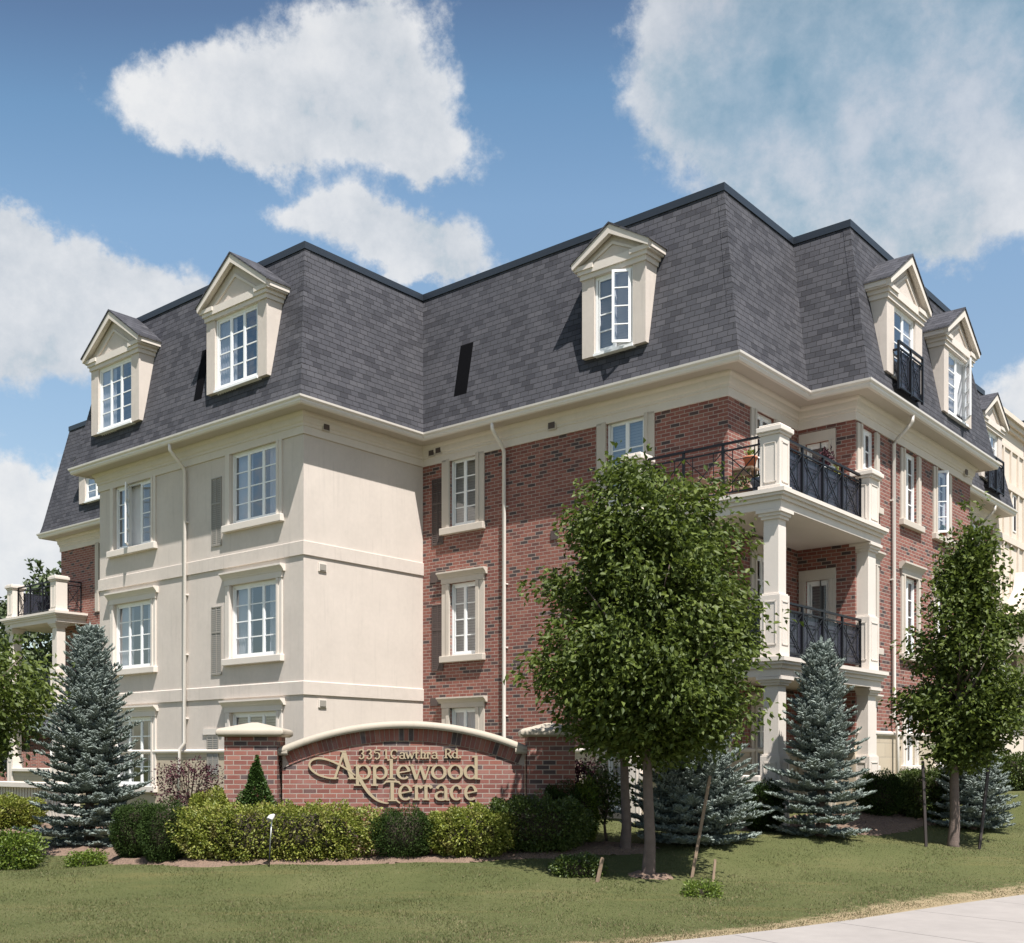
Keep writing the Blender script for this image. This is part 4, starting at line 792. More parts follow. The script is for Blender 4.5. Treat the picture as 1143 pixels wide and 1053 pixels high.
def letter(ch, x0, x1, yt, yb, T, t, asc=0, desc=0):
    g = Glyph(); w = x1 - x0; cx = (x0 + x1) / 2; cy = (yt + yb) / 2; ry = (yb - yt) / 2 - t / 2; rx = w / 2 - T / 2
    if ch == 'o': g.arc(cx, cy, rx, ry, 0, 360, T, t, 30)
    elif ch == 'e': g.arc(cx, cy, rx, ry, 8, 318, T, t, 26); g.rib([(x0 + T * .6, cy + ry * .12), (x1 - T * .3, cy - ry * .22)], t)
    elif ch == 'c': g.arc(cx, cy, rx, ry, 48, 315, T, t, 24); g.rib([(cx + rx * .55, cy - ry * .80), (cx + rx * .80, cy - ry * .52)], T * .9)
    elif ch == 'C': g.arc(cx, cy, rx, ry, 45, 318, T, t, 24); g.rib([(cx + rx * .75, cy - ry * .9), (cx + rx * .75, cy - ry * .4)], t)
    elif ch == 'd':
        g.arc(cx - T * .25, cy, rx - T * .1, ry, 40, 325, T, t, 24); g.stem(x1 - T * .9, asc, yb, T); g.serif(x1 - T * .4, yb - t / 2, T * .95, t); g.rib([(x1 - T * 2.1, asc + t), (x1 - T * .6, asc + t * .4)], t)
    elif ch == 'a':
        g.arc(cx - T * .1, yt + ry * .72, rx * .8, ry * .68, 12, 165, T, t, 14); g.stem(x1 - T * .95, yt + ry * .55, yb - t * .3, T); g.serif(x1 - T * .3, yb - t * .5, T * .6, t); g.arc(cx - T * .2, yb - ry * .62, rx * .92, ry * .58, 60, 310, T * .9, t, 18)
    elif ch == 'p':
        g.stem(x0 + T, yt, desc, T); g.serif(x0 + T, desc - t / 2, T * 1.15, t); g.rib([(x0 - T * .1, yt + t), (x0 + T, yt + t * .4)], t); g.arc(cx + T * .35, cy, rx - T * .05, ry, -145, 140, T, t, 24)
    elif ch == 'r':
        g.stem(x0 + T, yt, yb, T); g.serif(x0 + T, yb - t / 2, T * 1.15, t); g.rib([(x0 - T * .2, yt + t), (x0 + T, yt + t * .4)], t); g.arc(x0 + w * .62, yt + ry * .75, w * .34, ry * .62, 160, 40, t * 1.3, t * 1.6, 10); g.rib([(x1 - T * .9, yt + t * .9), (x1 - T * .5, yt + t * 2.6)], T)
    elif ch == 'l': g.stem(cx, yt, yb, T); g.serif(cx, yb - t / 2, T * 1.15, t); g.rib([(cx - T * 1.3, yt + t), (cx, yt + t * .4)], t)
    elif ch == 'w':
        q = [(x0 + w * .06, yt), (x0 + w * .30, yb), (cx, yt + t), (x0 + w * .72, yb), (x1 - w * .06, yt)]
        for k in range(4): g.rib([q[k], q[k + 1]], T * .95 if k % 2 == 0 else t * 1.2)
        for k in (0, 4): g.serif(q[k][0], yt + t / 2, T * .9, t)
    elif ch == 'T':
        g.stem(cx, yt, yb, T * 1.1); g.serif(cx, yb - t / 2, T * 1.4, t * 1.1); g.rib([(x0, yt + 4.0), (x0 + w * .12, yt + 1.4), (x0 + w * .3, yt + t * .6), (cx, yt + t * .7), (x1 - w * .3, yt + t * .6), (x1 - w * .12, yt + 1.4), (x1, yt + 4.0)], [t * .8, t * 1.5, t * 1.6, t * 1.5, t * 1.6, t * 1.5, t * .8])
    elif ch == 'A':
        ax = x0 + w * .50; g.rib([(ax - .3, yt), (x1 - w * .16, yb)], T * 1.35); g.rib([(ax - .2, yt + t), (x0 + w * .14, yb)], T * .75); g.serif(x0 + w * .14, yb - t / 2, T * 1.2, t); g.serif(x1 - w * .15, yb - t / 2, T * 1.45, t); g.serif(ax - .5, yt + t * .4, T * .9, t)
    elif ch == 't': g.stem(cx - T * .2, yt - (yb - yt) * .4, yb - t, T); g.rib([(x0, yt + t / 2), (x1, yt + t / 2)], t); g.arc(cx + T * .7, yb - t * 1.3, T * .9, t * 1.0, 180, 300, T * .8, t * .8, 8)
    elif ch == 'h': g.stem(x0 + T, asc, yb, T); g.serif(x0 + T, yb - t / 2, T * 1.1, t); g.arc(cx + T * .25, yt + ry * .9, rx * .85, ry * .85, 165, 0, T, t, 12); g.stem(x1 - T * .85, yt + ry * .85, yb, T); g.serif(x1 - T * .85, yb - t / 2, T * 1.1, t)
    elif ch == 'R': g.stem(x0 + T, yt, yb, T); g.serif(x0 + T, yb - t / 2, T * 1.1, t); g.arc(x0 + w * .45, yt + ry * .55, w * .42, ry * .52, -95, 110, T, t, 16); g.rib([(x0 + w * .45, yt + ry * 1.05), (x1, yb)], T); g.rib([(x0 + T * .2, yt + t / 2), (x0 + w * .4, yt + t / 2)], t)
    elif ch == '3': g.arc(cx - T * .1, yt + ry * .50, rx * .85, ry * .46, 160, -95, T, t, 16); g.arc(cx - T * .1, yb - ry * .60, rx, ry * .60, 95, -155, T, t, 18)
    elif ch == '5': g.rib([(x0 + w * .2, yt + t / 2), (x1, yt + t / 2)], t * 1.2); g.rib([(x0 + w * .2, yt), (x0 + w * .12, yt + ry * .85)], t * 1.1); g.arc(cx - T * .1, yb - ry * .72, rx, ry * .72, 130, -140, T, t, 18)
    elif ch == '1': g.stem(cx, yt, yb, T); g.serif(cx, yb - t / 2, T * 1.2, t); g.rib([(cx - T * 1.2, yt + t * 1.2), (cx, yt + t * .3)], t)
    elif ch == '.': g.rib([(x0, yb - T * .6), (x1, yb - T * .6)], T * 1.2)
    return g
B1 = 3.5; S1 = 1.4
LINE = [('p', 415, 432, 854.6, 870.5), ('l', 433.5, 440.5, 847.6, 870), ('e', 442.5, 458.5, 854, 870), ('w', 458, 481, 853.4, 869.8), ('o', 481, 498.5, 852.8, 869.2), ('o', 499.5, 517, 852.2, 868.6), ('d', 518, 534.5, 852, 868.2)]
for ch, x0, x1, yt, yb in LINE: letter(ch, x0, x1, yt, yb, B1, S1, asc=842, desc=878).done()
g = letter('A', 370.5, 398, 840, 871, B1, S1)
def pz4(*q): return [(320 + a * .14, 800 + b_ * .14) for a, b_ in q]
def spline(pts, n=8):
    out = []
    P = [pts[0]] + list(pts) + [pts[-1]]
    for k in range(1, len(P) - 2):
        for j in range(n):
            t = j / n; p0, p1, p2, p3 = P[k - 1:k + 3]
            out.append(tuple(.5 * (2 * p1[i] + (p2[i] - p0[i]) * t + (2 * p0[i] - 5 * p1[i] + 4 * p2[i] - p3[i]) * t * t + (3 * p1[i] - p0[i] - 3 * p2[i] + p3[i]) * t ** 3) for i in (0, 1)))
    return out + [pts[-1]]
sp = spline(pz4((550, 478), (500, 440), (430, 398), (340, 360), (265, 347), (210, 362), (188, 398), (205, 440), (262, 480), (340, 502), (400, 507)))
g.rib(sp, [1.0 + 1.3 * math.sin(PI * k / (len(sp) - 1)) ** .7 for k in range(len(sp))]); g.done()
g = letter('p', 396, 413.5, 854.6, 871, B1, S1, desc=878.3)
sp = spline(pz4((585, 500), (620, 560), (665, 622), (720, 668), (780, 690), (815, 692)))
g.rib(sp, [4.2 - 3.2 * k / (len(sp) - 1) for k in range(len(sp))]); g.done()
LINE = [('e', 444.6, 460.5, 876, 893.4), ('r', 461.4, 472.5, 876, 893), ('r', 472, 483.5, 875.6, 892.8), ('a', 485, 501, 875.4, 892.6), ('c', 502, 517, 875, 892.2), ('e', 518, 533, 874.6, 892)]
for ch, x0, x1, yt, yb in LINE: letter(ch, x0, x1, yt, yb, B1, S1).done()
g = letter('T', 428.5, 447.5, 871.7, 894.5, B1, S1); sp = spline(pz4((870, 655), (880, 672), (905, 690))); g.rib(sp, 1.5); g.done()
B2, S2 = 1.75, .9
for ch, x0, x1, yt, yb, asc in [('3', 400.5, 407.5, 837.6, 848, 0), ('3', 409, 416, 837.5, 848, 0), ('5', 417.5, 425, 837.3, 847.8, 0), ('1', 429.5, 433, 837, 847.4, 0), ('C', 436, 445, 836.8, 847.2, 0), ('a', 445.7, 453, 840, 847, 0), ('w', 453, 462.6, 840, 846.8, 0),
                          ('t', 462.8, 467.6, 839.6, 846.6, 0), ('h', 468.6, 475.6, 839.4, 846.4, 835.5), ('r', 475.8, 481, 839.2, 846.2, 0), ('a', 481.6, 489, 839.1, 846, 0), ('R', 496, 504, 835, 845.4, 0), ('d', 504.6, 511.6, 838.6, 845.2, 834.4), ('.', 512.8, 514.8, 840, 845, 0)]:
    letter(ch, x0, x1, yt, yb, B2, S2, asc=asc).done()

# ------------------------------------------------------------------ plants
def unit(v): return v / (np.linalg.norm(v, axis=1, keepdims=True) + 1e-9)
def leaves(P, D, size, aspect=.55, fold=.25, droop=None):
    """folded leaf blades at P pointing along D: two triangles each; returns (n*2*3,3)"""
    n = len(P); D = unit(D); Rn = unit(rng.normal(size=(n, 3)) + np.array([0, 0, .9])); X = unit(np.cross(D, Rn)); N = np.cross(X, D)
    s = size * rng.uniform(.7, 1.25, (n, 1)); mid = P + D * s * .45; tip = P + D * s - N * s * .12; hw = s * aspect / 2
    a = mid + X * hw + N * hw * fold * 2; b_ = mid - X * hw + N * hw * fold * 2
    # one island per leaf: a quad split along its midrib
    return np.stack([P, a, tip, b_], 1)
def leafmesh(name, Q, m, parent):
    """Q (n,4,3): each leaf is two triangles sharing the midrib"""
    n = len(Q); me = bpy.data.meshes.new(name); me.vertices.add(4 * n); me.vertices.foreach_set('co', Q.astype(np.float32).ravel())
    base = np.arange(n, dtype=np.int32)[:, None] * 4; idx = (base + np.array([[0, 1, 2, 0, 2, 3]], np.int32)).ravel()
    me.loops.add(6 * n); me.loops.foreach_set('vertex_index', idx); me.polygons.add(2 * n); me.polygons.foreach_set('loop_start', np.arange(0, 6 * n, 3, dtype=np.int32)); me.polygons.foreach_set('loop_total', np.full(2 * n, 3, np.int32))
    me.update(calc_edges=True); return link(name, me, m, parent)
def broad_tree(name, base, label, prof, m, ncl, nlf, leaf, trunk_r, trunk_top, group, gap=.0, lean=0.0, sigma=.15, shoots=26):
    """prof: list of (height above base, x offset of the crown axis, radius)"""
    bx, by = base; bz = g1(bx, by); T = empty(name, (bx, by, bz), label, 'tree', group)
    pr = np.array(prof); zmin, zmax = pr[:, 0].min(), pr[:, 0].max(); o = np.argsort(pr[:, 0]); pr = pr[o]
    def env(zz): return np.interp(zz, pr[:, 0], pr[:, 1]), np.interp(zz, pr[:, 0], pr[:, 2])
    b = MB(); top = Vector((float(env(zmax * .8)[0]), 0, zmax * .86)); pts = []
    for k in range(9): t = k / 8; pts.append((top.x * t * t + lean * t + .02 * math.sin(k * 1.7), .02 * math.cos(k * 2.1), -.15 + (top.z + .15) * t))
    rr = [trunk_r * (1.5 if k == 0 else 1.12 if k == 1 and False else 1) * (1 - .85 * (k / 8) ** 1.1) for k in range(9)]
    pts.insert(1, (0, 0, .06)); rr.insert(1, trunk_r * 1.12)
    b.tube(pts, rr, 9)
    rnd = random.Random(name + label)
    for k in range(16):
        zz = trunk_top + (zmax * .85 - trunk_top) * rnd.random() ** 1.2; a = rnd.random() * 2 * PI; c, r = env(min(zmax, zz + .5)); r = float(r) * .8; t = zz / top.z
        p0 = Vector((top.x * t * t, 0, zz)); p2 = Vector((float(c) + r * math.cos(a), r * math.sin(a), zz + .35 + r * .55)); p1 = (p0 + p2) / 2 + Vector((0, 0, -.08)); b.tube([p0, p1, p2], [trunk_r * .38, trunk_r * .24, trunk_r * .07], 5)
    b.build('trunk', M['bark'], T, True)
    # limbs fan out from the stem to the outline; leaf clusters sit along their outer length, so that pockets stay open between them
    nl = max(14, ncl // 13); ze = rng.uniform(zmin, zmax, nl * 6); c, r = env(ze); keep = rng.uniform(0, 1, len(ze)) < (r / pr[:, 2].max()) ** 1.15 + .05; ze, c, r = ze[keep][:nl], c[keep][:nl], r[keep][:nl]; nl = len(ze)
    la = np.arange(nl) * 2.39996 + rng.normal(size=nl) * .35; re = r * rng.choice([.55, .85, .95, 1.0, 1.06, 1.14], nl) * rng.uniform(.95, 1.05, nl)
    E_ = np.stack([c + re * np.cos(la), re * np.sin(la), ze + rng.normal(size=nl) * .08], 1); S_ = np.stack([c, np.zeros(nl), np.maximum(zmin - .1, ze - .8 * r - .12)], 1)
    kper = max(4, ncl // nl); t = rng.uniform(.10, 1.0, (nl, kper, 1)) ** .55; C = S_[:, None] + (E_ - S_)[:, None] * t; C[..., 2] += .16 * np.sin(t[..., 0] * PI) * r[:, None]
    C = (C + rng.normal(size=C.shape) * (.055 + .075 * r[:, None, None]) * np.array([1, 1, .85])).reshape(-1, 3); n = len(C)
    out = unit(C - np.stack([np.interp(C[:, 2], pr[:, 0], pr[:, 1]), np.zeros(n), C[:, 2] - .3], 1))
    idx = np.repeat(np.arange(n), nlf); P = C[idx] + rng.normal(size=(len(idx), 3)) * sigma * np.array([1, 1, .8])
    D = out[idx] * .7 + rng.normal(size=(len(idx), 3)) * .55 + np.array([0, 0, -.55]); Q = [leaves(P, D, leaf)]
    # young shoots that break the outline
    sz = rng.uniform(zmin + .25 * (zmax - zmin), zmax, shoots); sa = rng.uniform(0, 2 * PI, shoots); c2, r2 = env(sz); s0 = np.stack([c2 + r2 * .92 * np.cos(sa), r2 * .92 * np.sin(sa), sz], 1); dv = unit(np.stack([np.cos(sa) * .6, np.sin(sa) * .6, np.full(shoots, .9)], 1))
    t = rng.uniform(0, 1, (shoots, 16)); P = (s0[:, None] + dv[:, None] * (t[..., None] * (.30 + leaf * 1.2))).reshape(-1, 3) + rng.normal(size=(shoots * 16, 3)) * .025
    Q.append(leaves(P, np.repeat(dv, 16, 0) * .3 + rng.normal(size=(shoots * 16, 3)) * .7, leaf * .9))
    leafmesh('crown', np.concatenate(Q), m, T); return T
def prof_px(rows, px, d, base_z):
    k = F_PX / d; return [(CAM_H + (HZ - y) / k - base_z, ((l + r) / 2 - px) / k, max(.05, (r - l) / 2 / k)) for y, l, r in rows]
GT = 'broadleaf trees planted in front of the building'
bx = at(724, 15.6); bz = g1(*bx)
broad_tree('pear_tree', bx, 'large leafy green tree with dense egg-shaped crown standing right of the brick sign', prof_px([(522, 700, 772), (540, 682, 788), (570, 652, 798), (610, 636, 808), (655, 628, 820), (705, 619, 830), (750, 611, 840), (785, 622, 842), (806, 650, 820), (828, 676, 786), (842, 692, 760)], 724, 15.6, bz), M['leaf'], 2000, 24, .100, .088, 1.5, GT, gap=.16, sigma=.13, shoots=46)
bx = at(698, 17.3); bz = g1(*bx)
broad_tree('pear_tree', bx, 'second tree with a bare grey trunk just behind the large egg-shaped tree', prof_px([(600, 680, 720), (660, 648, 750), (720, 632, 765), (770, 630, 765), (804, 655, 755), (835, 675, 730)], 698, 17.3, bz), M['leaf'], 520, 20, .098, .085, 1.6, GT, gap=.12)
bx = at(1064, 18.5); bz = g1(*bx)
broad_tree('pear_tree', bx, 'pyramidal green tree between two dark stakes near the right edge', prof_px([(572, 1077, 1085), (610, 1067, 1096), (650, 1056, 1112), (690, 1042, 1128), (735, 1024, 1140), (780, 1016, 1144), (812, 1026, 1134), (836, 1046, 1106), (848, 1058, 1084)], 1064, 18.5, bz), M['leaf'], 1050, 22, .100, .088, 1.5, GT, gap=.26, sigma=.12, shoots=46)
bx = at(-42, 16.5); bz = g1(*bx)
broad_tree('pear_tree', bx, 'green tree reaching in from the left edge beside the blue spruce', prof_px([(690, -70, -25), (712, -110, 4), (738, -130, 32), (765, -138, 42), (795, -125, 36), (818, -100, 16), (838, -70, -10)], -42, 16.5, bz), M['leaf'], 420, 21, .10, .085, 1.5, GT, gap=.15)
bx = at(676, 18.3); bz = g1(*bx)
broad_tree('young_tree', bx, 'small slender young tree with dark thin stem left of the grey trunks', prof_px([(852, 668, 684), (870, 654, 696), (890, 652, 698), (908, 664, 690)], 676, 18.3, bz), M['box'], 90, 16, .075, .03, .35, None, sigma=.09, shoots=8)
for px, d, yt, hwp, lab in ((45, 60, 640, 44, 'pale distant tree showing above the left balcony rail'), (-10, 50, 715, 60, 'distant green tree behind the left balconies at the edge'), (85, 66, 745, 60, 'distant low tree behind the left wing terrace')):
    bx = at(px, d); bz = g1(*bx); broad_tree('distant_tree', bx, lab, prof_px([(yt, px - 6, px + 6), (yt + 20, px - hwp * .6, px + hwp * .6), (yt + 70, px - hwp, px + hwp), (yt + 120, px - hwp * .8, px + hwp * .8), (yt + 145, px - hwp * .3, px + hwp * .3)], px, d, bz), M['leaf2'], 260, 14, .36, .2, 2, 'distant trees behind the left wing', gap=.2, sigma=.45)

def spruce(base, H, R, label, skirt=.0):
    bx, by = base; bz = g1(bx, by); T = empty('blue_spruce', (bx, by, bz), label, 'spruce', 'blue spruces on the lawn')
    b = MB().tube([(0, 0, -.1), (0, 0, H * .5), (0, 0, H * .99)], [.055 + .012 * H, .035, .006], 7); TW, TD, TL = [], [], []; br = MB()
    z_ = .10; lvl = 0; rnd = random.Random(label)
    while z_ < H * .97:
        f = z_ / H; L = R * ((1 - f) ** (.76 if H > R * 2.2 else .6)) * (1.0 if f > .2 else .80 + f) + .03; nb = max(5, int((15 if H > R * 2.2 else 17) - 6 * f)) if L > .12 else 4; ph = rnd.random() * 6.28
        for k in range(nb):
            a = ph + 2 * PI * (k + rnd.uniform(-.28, .28)) / nb; l = L * rnd.choice([.72, .85, .95, 1.05, 1.18]) * rnd.uniform(.92, 1.08); dz = rnd.uniform(-.035, .035)
            el0 = -.18 + .95 * f ** 1.6; d0 = np.array([math.cos(a), math.sin(a), el0]); n = max(4, int(l / .055)); pp = []
            for j in range(n + 1):
                t = j / n; pp.append(np.array([0, 0, z_ + dz]) + d0 * l * t + np.array([0, 0, .20 * l * t * t - .10 * l * t * (1 - t)]))
            br.tube([tuple(p) for p in pp[::max(1, n // 3)]], .008, 4)
            side = np.array([-math.sin(a), math.cos(a), 0])
            for j in range(1, n + 1):
                t = j / n; fw = (pp[j] - pp[j - 1]); fw = fw / np.linalg.norm(fw)
                if t < .12: continue
                for s in (-1, 1):
                    tl = (.075 + .46 * l * (1 - t) * .75) * rnd.uniform(.7, 1.2); tl = min(tl, .34); m_ = max(1, int(round(tl / .085)))
                    dirn = fw * .75 + side * s * .8 + np.array([0, 0, rnd.uniform(.02, .42)]); dirn /= np.linalg.norm(dirn)
                    for q in range(m_): TW.append(pp[j] + dirn * tl * q / m_); TD.append(dirn + np.array([rnd.gauss(0, .16), rnd.gauss(0, .16), rnd.gauss(.05, .12)])); TL.append(max(.07, tl / m_ * 1.15))
            TW.append(pp[-1]); TD.append(pp[-1] - pp[-2] + np.array([0, 0, .004])); TL.append(.10)
        z_ += max(.06, .135 * (1 - f) + .06) * (1 if H > R * 2.2 else .72); lvl += 1
    for q in range(10): TW.append(np.array([0, 0, H * .90 + q * H * .010])); TD.append(np.array([rnd.gauss(0, .2), rnd.gauss(0, .2), 1])); TL.append(.14)
    b.build('trunk', M['bark'], T); br.build('branch', M['twig'], T)
    P = np.array(TW); D = unit(np.array(TD)); Ls = np.array(TL)[:, None]; nn = 36; n = len(P)
    up = np.where(np.abs(D[:, 2:3]) > .9, np.array([[1., 0, 0]]), np.array([[0, 0, 1.]])); X = unit(np.cross(D, up)); Y = np.cross(X, D)
    t = rng.uniform(0, 1, (n, nn, 1)); th = rng.uniform(0, 2 * PI, (n, nn, 1)); rd_ = np.cos(th) * X[:, None] + np.sin(th) * Y[:, None]
    b0 = P[:, None] + D[:, None] * Ls[:, None] * t; nd = unit((rd_ * .85 + D[:, None] * .75).reshape(-1, 3)).reshape(n, nn, 3); ln = rng.uniform(.026, .046, (n, nn, 1)) * (1.05 - .35 * t)
    w = np.cross(nd.reshape(-1, 3), D.repeat(nn, 0)).reshape(n, nn, 3); w = unit(w.reshape(-1, 3)).reshape(n, nn, 3) * .0062
    tri = np.stack([b0 - w, b0 + w, b0 + nd * ln], 2).reshape(-1, 3)
    # one colour per twig: store the needles of a twig as one island by welding their bases is not needed; needles vary
    
    ph4 = np.arange(4) * PI / 2; rg = (np.cos(ph4)[None, :, None] * X[:, None] + np.sin(ph4)[None, :, None] * Y[:, None]) * .019
    base = P[:, None] + rg * .8; midp = P[:, None] + D[:, None] * Ls[:, None] * .6 + rg; tipp = (P + D * Ls * 1.08)[:, None].repeat(4, 1)
    nx_ = np.roll(np.arange(4), -1)
    core = np.concatenate([np.stack([base, base[:, nx_], midp[:, nx_]], 2), np.stack([base, midp[:, nx_], midp], 2), np.stack([midp, midp[:, nx_], tipp], 2)], 1).reshape(-1, 3)
    rawmesh('needles', np.concatenate([tri, core]), 3, M['needle'], T); return T
spruce(at(100, 19.3), zat(700, 19.3) - g1(*at(100, 19.3)), 1.06, 'tall blue spruce at the left in front of the stucco bay')
spruce(at(916, 18.6), zat(716, 18.6) - g1(*at(916, 18.6)), .86, 'blue spruce with pointed tip in front of the corner balcony column')
spruce(at(776, 18.0), zat(812, 18) - g1(*at(776, 18)), 1.15, 'broad low blue spruce behind the large egg-shaped tree')
spruce(at(1086, 20.3), zat(826, 20.3) - g1(*at(1086, 20.3)), .74, 'short blue spruce behind the staked tree at the right')

def shrub(name, label, px0, px1, yt, yb, d, m, leaf, depth=None, group=None, dens=3.6, box=2.6, core=True, sparse=False, cap=15000, aspect=.55, cat='shrub', cone=False, rz=0):
    cxp = (px0 + px1) / 2; x, y = at(cxp, d); z0 = zat(yb, d); zg = g1(x, y); z0 = min(z0, zg + .02) if not sparse else z0
    Wd = (px1 - px0) * d / F_PX / 2; Ht = zat(yt, d) - z0; Dp = (depth or min(Wd * 2, 1.1)) / 2
    T = empty(name, (x, y, z0), label, cat, group, rz)
    A = 2 * (Wd * Ht * 2 + Dp * Ht * 2) + 4 * Wd * Dp; n = int(min(cap, max(300, A / (leaf * leaf * aspect * .6) * dens)))
    u = rng.uniform(-1, 1, (n * 3, 3)); q = (np.abs(u) ** box).sum(1) ** (1 / box); s = u / q[:, None] * (rng.uniform(.45 if sparse else .70, 1.03, (len(u), 1))); s = s[s[:, 2] > -.98][:n]
    lump = 1 + .07 * np.sin(s[:, 0] * Wd * 7 + 1.3) * np.cos(s[:, 1] * Dp * 8) + .05 * np.sin(s[:, 0] * Wd * 17 + s[:, 2] * 6)
    zz = (s[:, 2] * .5 + .5); taper = (1 - zz ** 1.7 * .90) * (1 + .10 * np.sin(zz * 19 + s[:, 0] * 4)) if cone else (.86 + .14 * np.sin(np.clip(zz * 2.4, 0, PI / 2)))
    P = np.stack([s[:, 0] * Wd * taper * lump, s[:, 1] * Dp * taper * lump, zz * Ht * (1 + (lump - 1) * .9 - .03)], 1)
    D = unit(s * np.array([1, 1, .8]) + np.array([0, 0, .25])) * .8 + rng.normal(size=P.shape) * .55
    leafmesh('foliage', leaves(P, D, leaf, aspect), m, T)
    if core and not cone:  # solid dark core, coloured for the shade between the leaves
        bm = bmesh.new(); bmesh.ops.create_icosphere(bm, subdivisions=3, radius=1)
        for v in bm.verts:
            qn = sum(abs(t) ** box for t in v.co) ** (1 / box); c = v.co / qn * .70; v.co = (c.x * Wd * .95, c.y * Dp * .95, max(-.05, (c.z * .5 + .5) * Ht))
        me = bpy.data.meshes.new('branches_dark_core'); bm.to_mesh(me); bm.free(); link('branches_dark_core', me, M['twig'], T, True)
    else:
        b = MB(); r = random.Random(label)
        for k in range(9 if not cone else 1): a = r.random() * 6.28; b.tube([(0, 0, -.05), (Wd * .35 * math.cos(a), Dp * .35 * math.sin(a), Ht * .45), (Wd * .7 * math.cos(a) * (0 if cone else 1), Dp * .7 * math.sin(a) * (0 if cone else 1), Ht * .9)], [.014, .010, .004], 5)
        b.build('branches_dark_core', M['twig'], T)
    return T
GY = 'golden spirea shrubs of the front bed'; GD = 'dark yew shrubs of the front bed'
shrub('spirea_hedge', 'golden green clipped hedge at the far left below the slatted screen', -40, 46, 889, 930, 22, M['gold'], .06, 1.2, GY, cat='hedge')
shrub('low_shrub', 'pale low shrub spreading on the lawn at the bottom left edge', -15, 46, 926, 975, 16.7, M['lime'], .05, .8, None, dens=1.3, sparse=True, core=False)
shrub('low_shrub', 'tiny low shrub on the lawn in front of the tall left spruce', 74, 120, 950, 975, 16.8, M['lime'], .045, .5, None, dens=1.2, sparse=True, core=False)
shrub('yew_shrub', 'dark rounded yew between the tall left spruce and the long golden hedge', 128, 172, 897, 957, 17.3, M['yew'], .036, .9, GD, aspect=.35)
shrub('yew_shrub', 'dark rounded yew touching the left end of the long golden hedge', 160, 208, 895, 966, 16.8, M['yew'], .036, .9, GD, aspect=.35)
shrub('spirea_hedge', 'long golden green hedge in front of the sign and its left pier', 198, 424, 898, 963, 16.8, M['gold'], .05, 1.0, GY, cat='hedge', box=4, cap=24000)
shrub('spirea_shrub', 'golden mound rising behind the left part of the long golden hedge', 208, 262, 884, 905, 17.6, M['gold'], .05, .7, GY)
shrub('yew_shrub', 'dark yew in the middle of the sign bed between two golden shrubs', 413, 488, 902, 960, 16.7, M['yew'], .036, .9, GD, aspect=.35)
shrub('spirea_shrub', 'golden shrub in front of the right part of the sign lettering', 472, 576, 901, 958, 16.8, M['gold'], .05, .95, GY)
shrub('privet_mound', 'large dark green mound at the right end of the sign bed', 533, 660, 888, 948, 17.1, M['box'], .045, 1.1, None, cat='shrub', cap=17000)
shrub('yew_shrub', 'small dark yew at the foot of the right pier', 604, 648, 874, 905, 17.75, M['yew'], .036, .5, GD, aspect=.35)
shrub('lime_shrub', 'bright lime green shrub between the right pier and the small slender tree', 636, 668, 872, 922, 18.0, M['lime'], .05, .5, None, dens=1.4)
shrub('cedar_cone', 'small conical green cedar against the left pier of the sign', 258, 314, 852, 905, 17.25, M['cedar'], .045, .5, None, dens=4.5, cone=True, box=5)
shrub('plum_shrub', 'open purple leaved shrub under the downspout of the stucco wall', 172, 250, 846, 905, 21, M['plum'], .055, 1.1, 'purple shrubs', dens=.32, sparse=True, core=False)
shrub('plum_shrub', 'small purple shrub beyond the right pier of the sign', 634, 672, 846, 905, 19.3, M['plum'], .05, .8, 'purple shrubs', dens=.7, sparse=True, core=False)
shrub('yew_shrub', 'dark yew between the two spruces below the corner balcony', 828, 874, 873, 928, 19.4, M['yew'], .04, .9, None, aspect=.4)
shrub('yew_shrub', 'dark yew right of the pointed spruce below the right downspout', 956, 1006, 862, 908, 20.8, M['yew'], .04, .9, None, aspect=.4)
shrub('privet_hedge', 'clipped green hedge behind the left dark stake at the right', 1002, 1062, 859, 905, 21.0, M['box'], .045, 1.0, None, cat='hedge', box=4)
shrub('privet_hedge', 'clipped green hedge along the far right facade at the edge', 1100, 1190, 842, 883, 25.0, M['box'], .055, 1.4, None, cat='hedge', box=4)
shrub('low_shrub', 'low dark green shrub on the lawn left of the large tree trunk', 613, 676, 955, 986, 15.6, M['box'], .045, .6, None, dens=1.6)
shrub('flower_clump', 'small clump with yellow blooms on the lawn right of the large tree', 760, 806, 983, 1010, 14.3, M['lime'], .035, .5, None, dens=.9, sparse=True, core=False)
